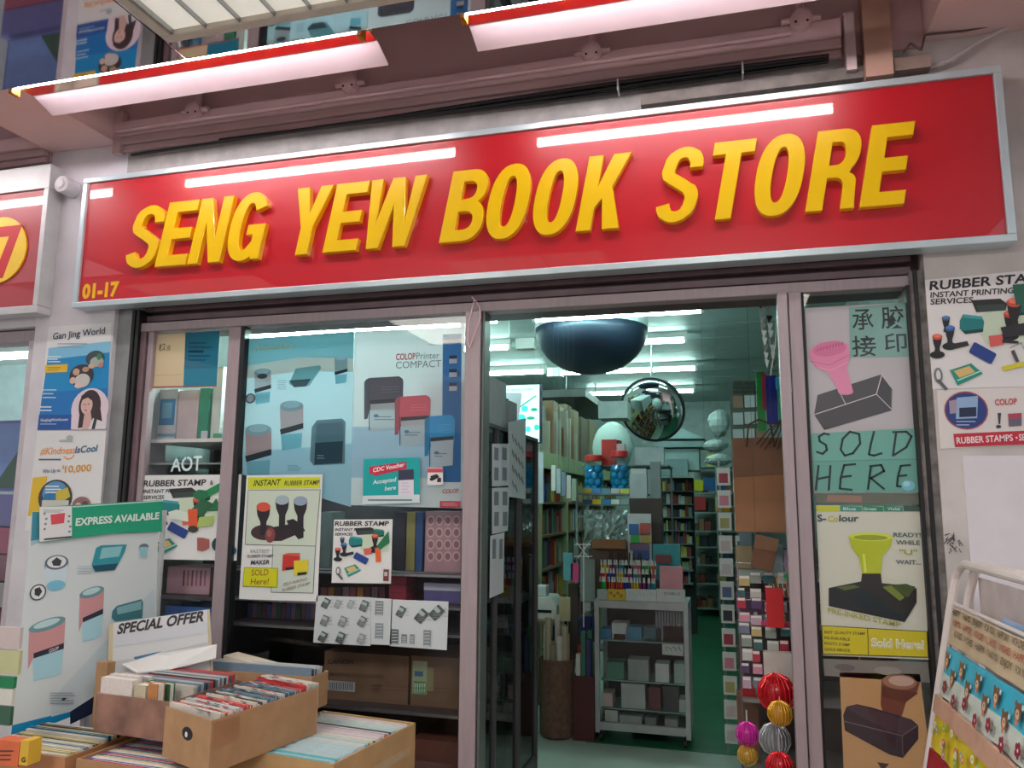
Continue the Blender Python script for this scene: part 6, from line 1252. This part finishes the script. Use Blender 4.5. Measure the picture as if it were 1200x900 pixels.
# white wire rack with packets at the left edge
t = node('wire_rack', (-3.55, -.9, .3), 'white wire rack with small packets at the left edge', 'rack')
b = MB(); z0 = at(10, 705, -.95).z
for k in range(9): x = -4.0+k*.06; b.cyl((x, -.95, .3), (x, -.95, z0), .004, n=6)
b.cyl((-4.05, -.95, z0), (-3.30, -.95, z0), .006, n=6); b.cyl((-4.05, -.95, z0-.12), (-3.30, -.95, z0-.12), .005, n=6); b.build('wire', WHITEM, t)
for i, (x0, y0, x1, y1, c, l) in enumerate(((-4, 735, 23, 760, (206, 190, 190), 'pinkish'), (-4, 762, 22, 790, (196, 196, 150), 'green printed'), (-4, 793, 16, 806, (30, 130, 80), 'dark green topped'), (-4, 807, 14, 826, (216, 216, 206), 'white labelled'), (-4, 828, 12, 850, (60, 100, 80), 'red and green'))):
    pb('hanging_packet', x0, y0, x1, y1, -.97, .015, M(c, .4), l+' packet on the white wire rack at the left edge', 'packet')
o = pb('crayon_box', -6, 868, 22, 897, -1.06, .06, M((222, 110, 70)), 'orange box with a yellow letter panel at the bottom left corner', 'box'); front_print(o, -1.06, [('m', 0, 880, 18, 890, 3, (90, 60, 50), 1.2)])
o = pb('crayon_box', 23, 868, 33, 897, -1.06, .06, M((226, 180, 60)), 'narrow yellow box with a black G at the bottom left', 'box'); front_print(o, -1.06, [('t', 'G', (25, 893), (30, 893), 6, (50, 40, 40), .03)])

# ================================================================ GIFT WRAP RACK AT THE RIGHT
# rack plane faces -x, its foot out towards the doorway
t = node('gift_wrap_rack', (.72, -.75, 0), 'white curved metal rack of gift wrap rolls at the right edge', 'rack')
WR = mat('rack_enamel', (226, 214, 210), .4, noise=.04)
def RP(y, z, off=0): return Vector((.845-(1.38-z)*.20-off, y, z))      # point on the leaning rack face
YF, YN = -.15, -1.9
b = MB()
for dy in (0, .045):
    zt = 1.38-dy*.3
    pts = [RP(YF-dy, .05), RP(YF-dy, 1.26), RP(YF-.015-dy, 1.325), RP(YF-.05-dy, 1.365), RP(YF-.11-dy, 1.38), RP(YN, 1.38)]
    pts = [q+Vector((dy*1.0, 0, 0)) for q in pts]
    b.tube(pts, .016, 10)
b.build('frame', WR, t)
boxobj('back_panel', .90, .905, YN, YF-.05, .2, 1.33, mat('pinkish_panel', (222, 206, 206), .6), t)
TIERS = [1.21, 1.07, .98, .85, .71]
for z in TIERS: MB().cyl(RP(YF+.035, z+.012, -.012), RP(YN, z+.012, -.012), .008, n=8).build('bar', WR, t)
def wrap(z, hgt, y0, y1, off, m, lab, drop=None, decor=None):
    n = 24; b = MB(); vs = []
    for i in range(n+1):
        y = y0+(y1-y0)*i/n; wv = .004*sin(i*1.7)
        vs += [RP(y, z-hgt, off+wv), RP(y, z, off+wv*.5), RP(y, z, off+wv*.5-.012), RP(y, z-hgt, off+wv-.012)]
    fs = []
    for i in range(n):
        for k in range(4): a = i*4+k; c = i*4+(k+1) % 4; fs.append((a, a+4, c+4, c))
    fs += [(0, 1, 2, 3), (n*4+3, n*4+2, n*4+1, n*4)]
    b.add(vs, fs); o = tag(b.build('gift_wrap', m), lab, 'gift wrap')
    if decor:
        pr = Print(RP(0, 0, off+.006), (0, -1, 0), RP(0, 1)-RP(0, 0)); pr.N = -Vector((abs(pr.N.x), 0, -abs(pr.N.z))); decor(pr, z, hgt, y0, y1); pr.build(o, 'pattern', .4)['kind'] = 'stuff'
    return o
sl = math.hypot(1, .245)
def kraftd(p, z, h, y0, y1):
    random.seed(1); y = -y0+.02
    words = ['HAPPY', 'FOR YOU', 'ALL THE BEST', 'THANK YOU', 'HAPPY DAY', 'WISHES', 'ENJOY', 'WITH LOVE']
    for k in range(26):
        vs, fs = text2d(words[k % 8], .02); zz = (z-.03-.035*(k % 3))*sl; w_ = .10; y = -y0+.02+(k//3)*.13+(k % 3)*.03
        c = [(60, 44, 40), (170, 60, 56), (90, 70, 56)][k % 3]; p.k += 1
        if y+w_ > -y1: continue
        p.mb.add([p.P(y+a*w_, zz+b_*.022) for a, b_ in vs], fs, p.ci(c))
def bears(p, z, h, y0, y1):
    for k in range(16):
        a = -y0+.05+k*.095; b_ = (z-.05-.045*(k % 2))*sl
        if a > -y1-.03: break
        for c, r, dx, dz in (((126, 84, 60), .026, 0, 0), ((126, 84, 60), .009, -.018, .022), ((126, 84, 60), .009, .018, .022), ((226, 190, 160), .015, 0, -.006), ((90, 60, 50), .004, 0, -.003), ((206, 236, 244), .008, .035, .02), ((230, 130, 90), .010, 0, -.026)):
            p.poly([(a+dx+r*cos(u), b_+dz+r*sin(u)) for u in [i*2*pi/12 for i in range(12)]], c)
def flowers(p, z, h, y0, y1):
    for k in range(12):
        a = -y0+.08+k*.13; b_ = (z-.045-.02*(k % 2))*sl
        if a > -y1-.03: break
        for j in range(5): p.poly([(a+.014*cos(j*1.257)+.010*cos(u), b_+.014*sin(j*1.257)+.010*sin(u)) for u in [i*2*pi/10 for i in range(10)]], (150, 34, 60))
        for j in range(5): p.line([(a+.03+j*.009, b_-.02), (a+.035+j*.009, b_+.012)], .003, (70, 84, 76), ab=True)
def ovals(p, z, h, y0, y1):
    random.seed(6)
    for k in range(60):
        a = -y0+.02+random.random()*(y0-y1-.06); b_ = (z-random.uniform(.02, h-.02))*sl; c = [(190, 120, 180), (90, 170, 200), (226, 226, 220), (220, 110, 130), (110, 180, 110)][k % 5]
        p.poly([(a+.018*cos(u), b_+.013*sin(u)) for u in [i*2*pi/12 for i in range(12)]], c); p.poly([(a+.009*cos(u), b_+.006*sin(u)) for u in [i*2*pi/12 for i in range(12)]], (236, 214, 80))
wrap(1.235, .09, -.62, YN, -.03, M((150, 176, 214), .4), 'pale blue gift wrap in the topmost tier, behind the kraft one')
wrap(1.215, .125, -.235, YN, .012, mat('kraft_wrap', (206, 182, 150), .6), 'kraft brown gift wrap printed with black and red greetings', decor=kraftd)
wrap(1.075, .125, -.24, YN, .016, mat('blue_wrap', (64, 184, 214), .45), 'turquoise gift wrap with brown teddy bears', decor=bears)
wrap(.985, .075, -.245, YN, .022, mat('white_wrap', (214, 222, 214), .45), 'white gift wrap with dark red flowers', decor=flowers)
wrap(.905, .06, -.245, YN, .036, mat('pinkbrown_wrap', (206, 160, 136), .5), 'plain pinkish brown gift wrap edge below the white one')
wrap(.855, .13, -.25, YN, .026, mat('yellow_wrap', (232, 206, 50), .45), 'yellow gift wrap with multicoloured ovals', decor=ovals)
wrap(.715, .16, -.25, YN, .03, mat('red_wrap', (170, 30, 44), .45), 'dark red gift wrap in the lowest tier in view')
# tie hanging at the mullion
b = MB(); q = [at(x, y, -.02) for x, y in ((556, 351), (553, 362), (549, 382), (548, 400), (550, 408), (556, 392), (563, 372), (562, 360), (557, 352), (553, 348))]
b.tube(q, .003, 6); tag(b.build('string', mat('pink_string', (226, 190, 196), .6)), 'loop of pink string tied at the top of the middle mullion', 'string')

# ================================================================ LABELS: tell look-alikes apart by their place among each other
def ordinal(n): return str(n)+('th' if 10 <= n % 100 <= 20 else {1: 'st', 2: 'nd', 3: 'rd'}.get(n % 10, 'th'))
bpy.context.view_layer.update()
same = {}
for o in list(COL.objects):
    if o.parent is None and 'label' in o and 'category' in o: same.setdefault(o['label'], []).append(o)
def ctr(o):
    bb = [o.matrix_world @ Vector(c) for c in o.bound_box] if o.type == 'MESH' else [o.matrix_world.translation]
    return sum(bb, Vector())/len(bb)
for lab, os_ in same.items():
    if len(os_) < 2 or len(os_) > 60: continue
    cs = {o.name: ctr(o) for o in os_}
    sp = [max(c[i] for c in cs.values())-min(c[i] for c in cs.values()) for i in range(3)]
    ax = max(range(3), key=lambda i: sp[i]); words_ = len(lab.split())
    if words_ > 12:
        lab = ' '.join(lab.split()[:12])
    tail = ('from the left', 'from the front', 'from the bottom')[ax]
    for k, o in enumerate(sorted(os_, key=lambda o: cs[o.name][ax])):
        o['label'] = lab+', '+ordinal(k+1)+' '+tail
for o in list(COL.objects):                       # a bare prototype that was never placed goes away
    if o.parent is None and 'label' not in o and o.get('kind') != 'structure' and o.type == 'MESH': bpy.data.objects.remove(o)
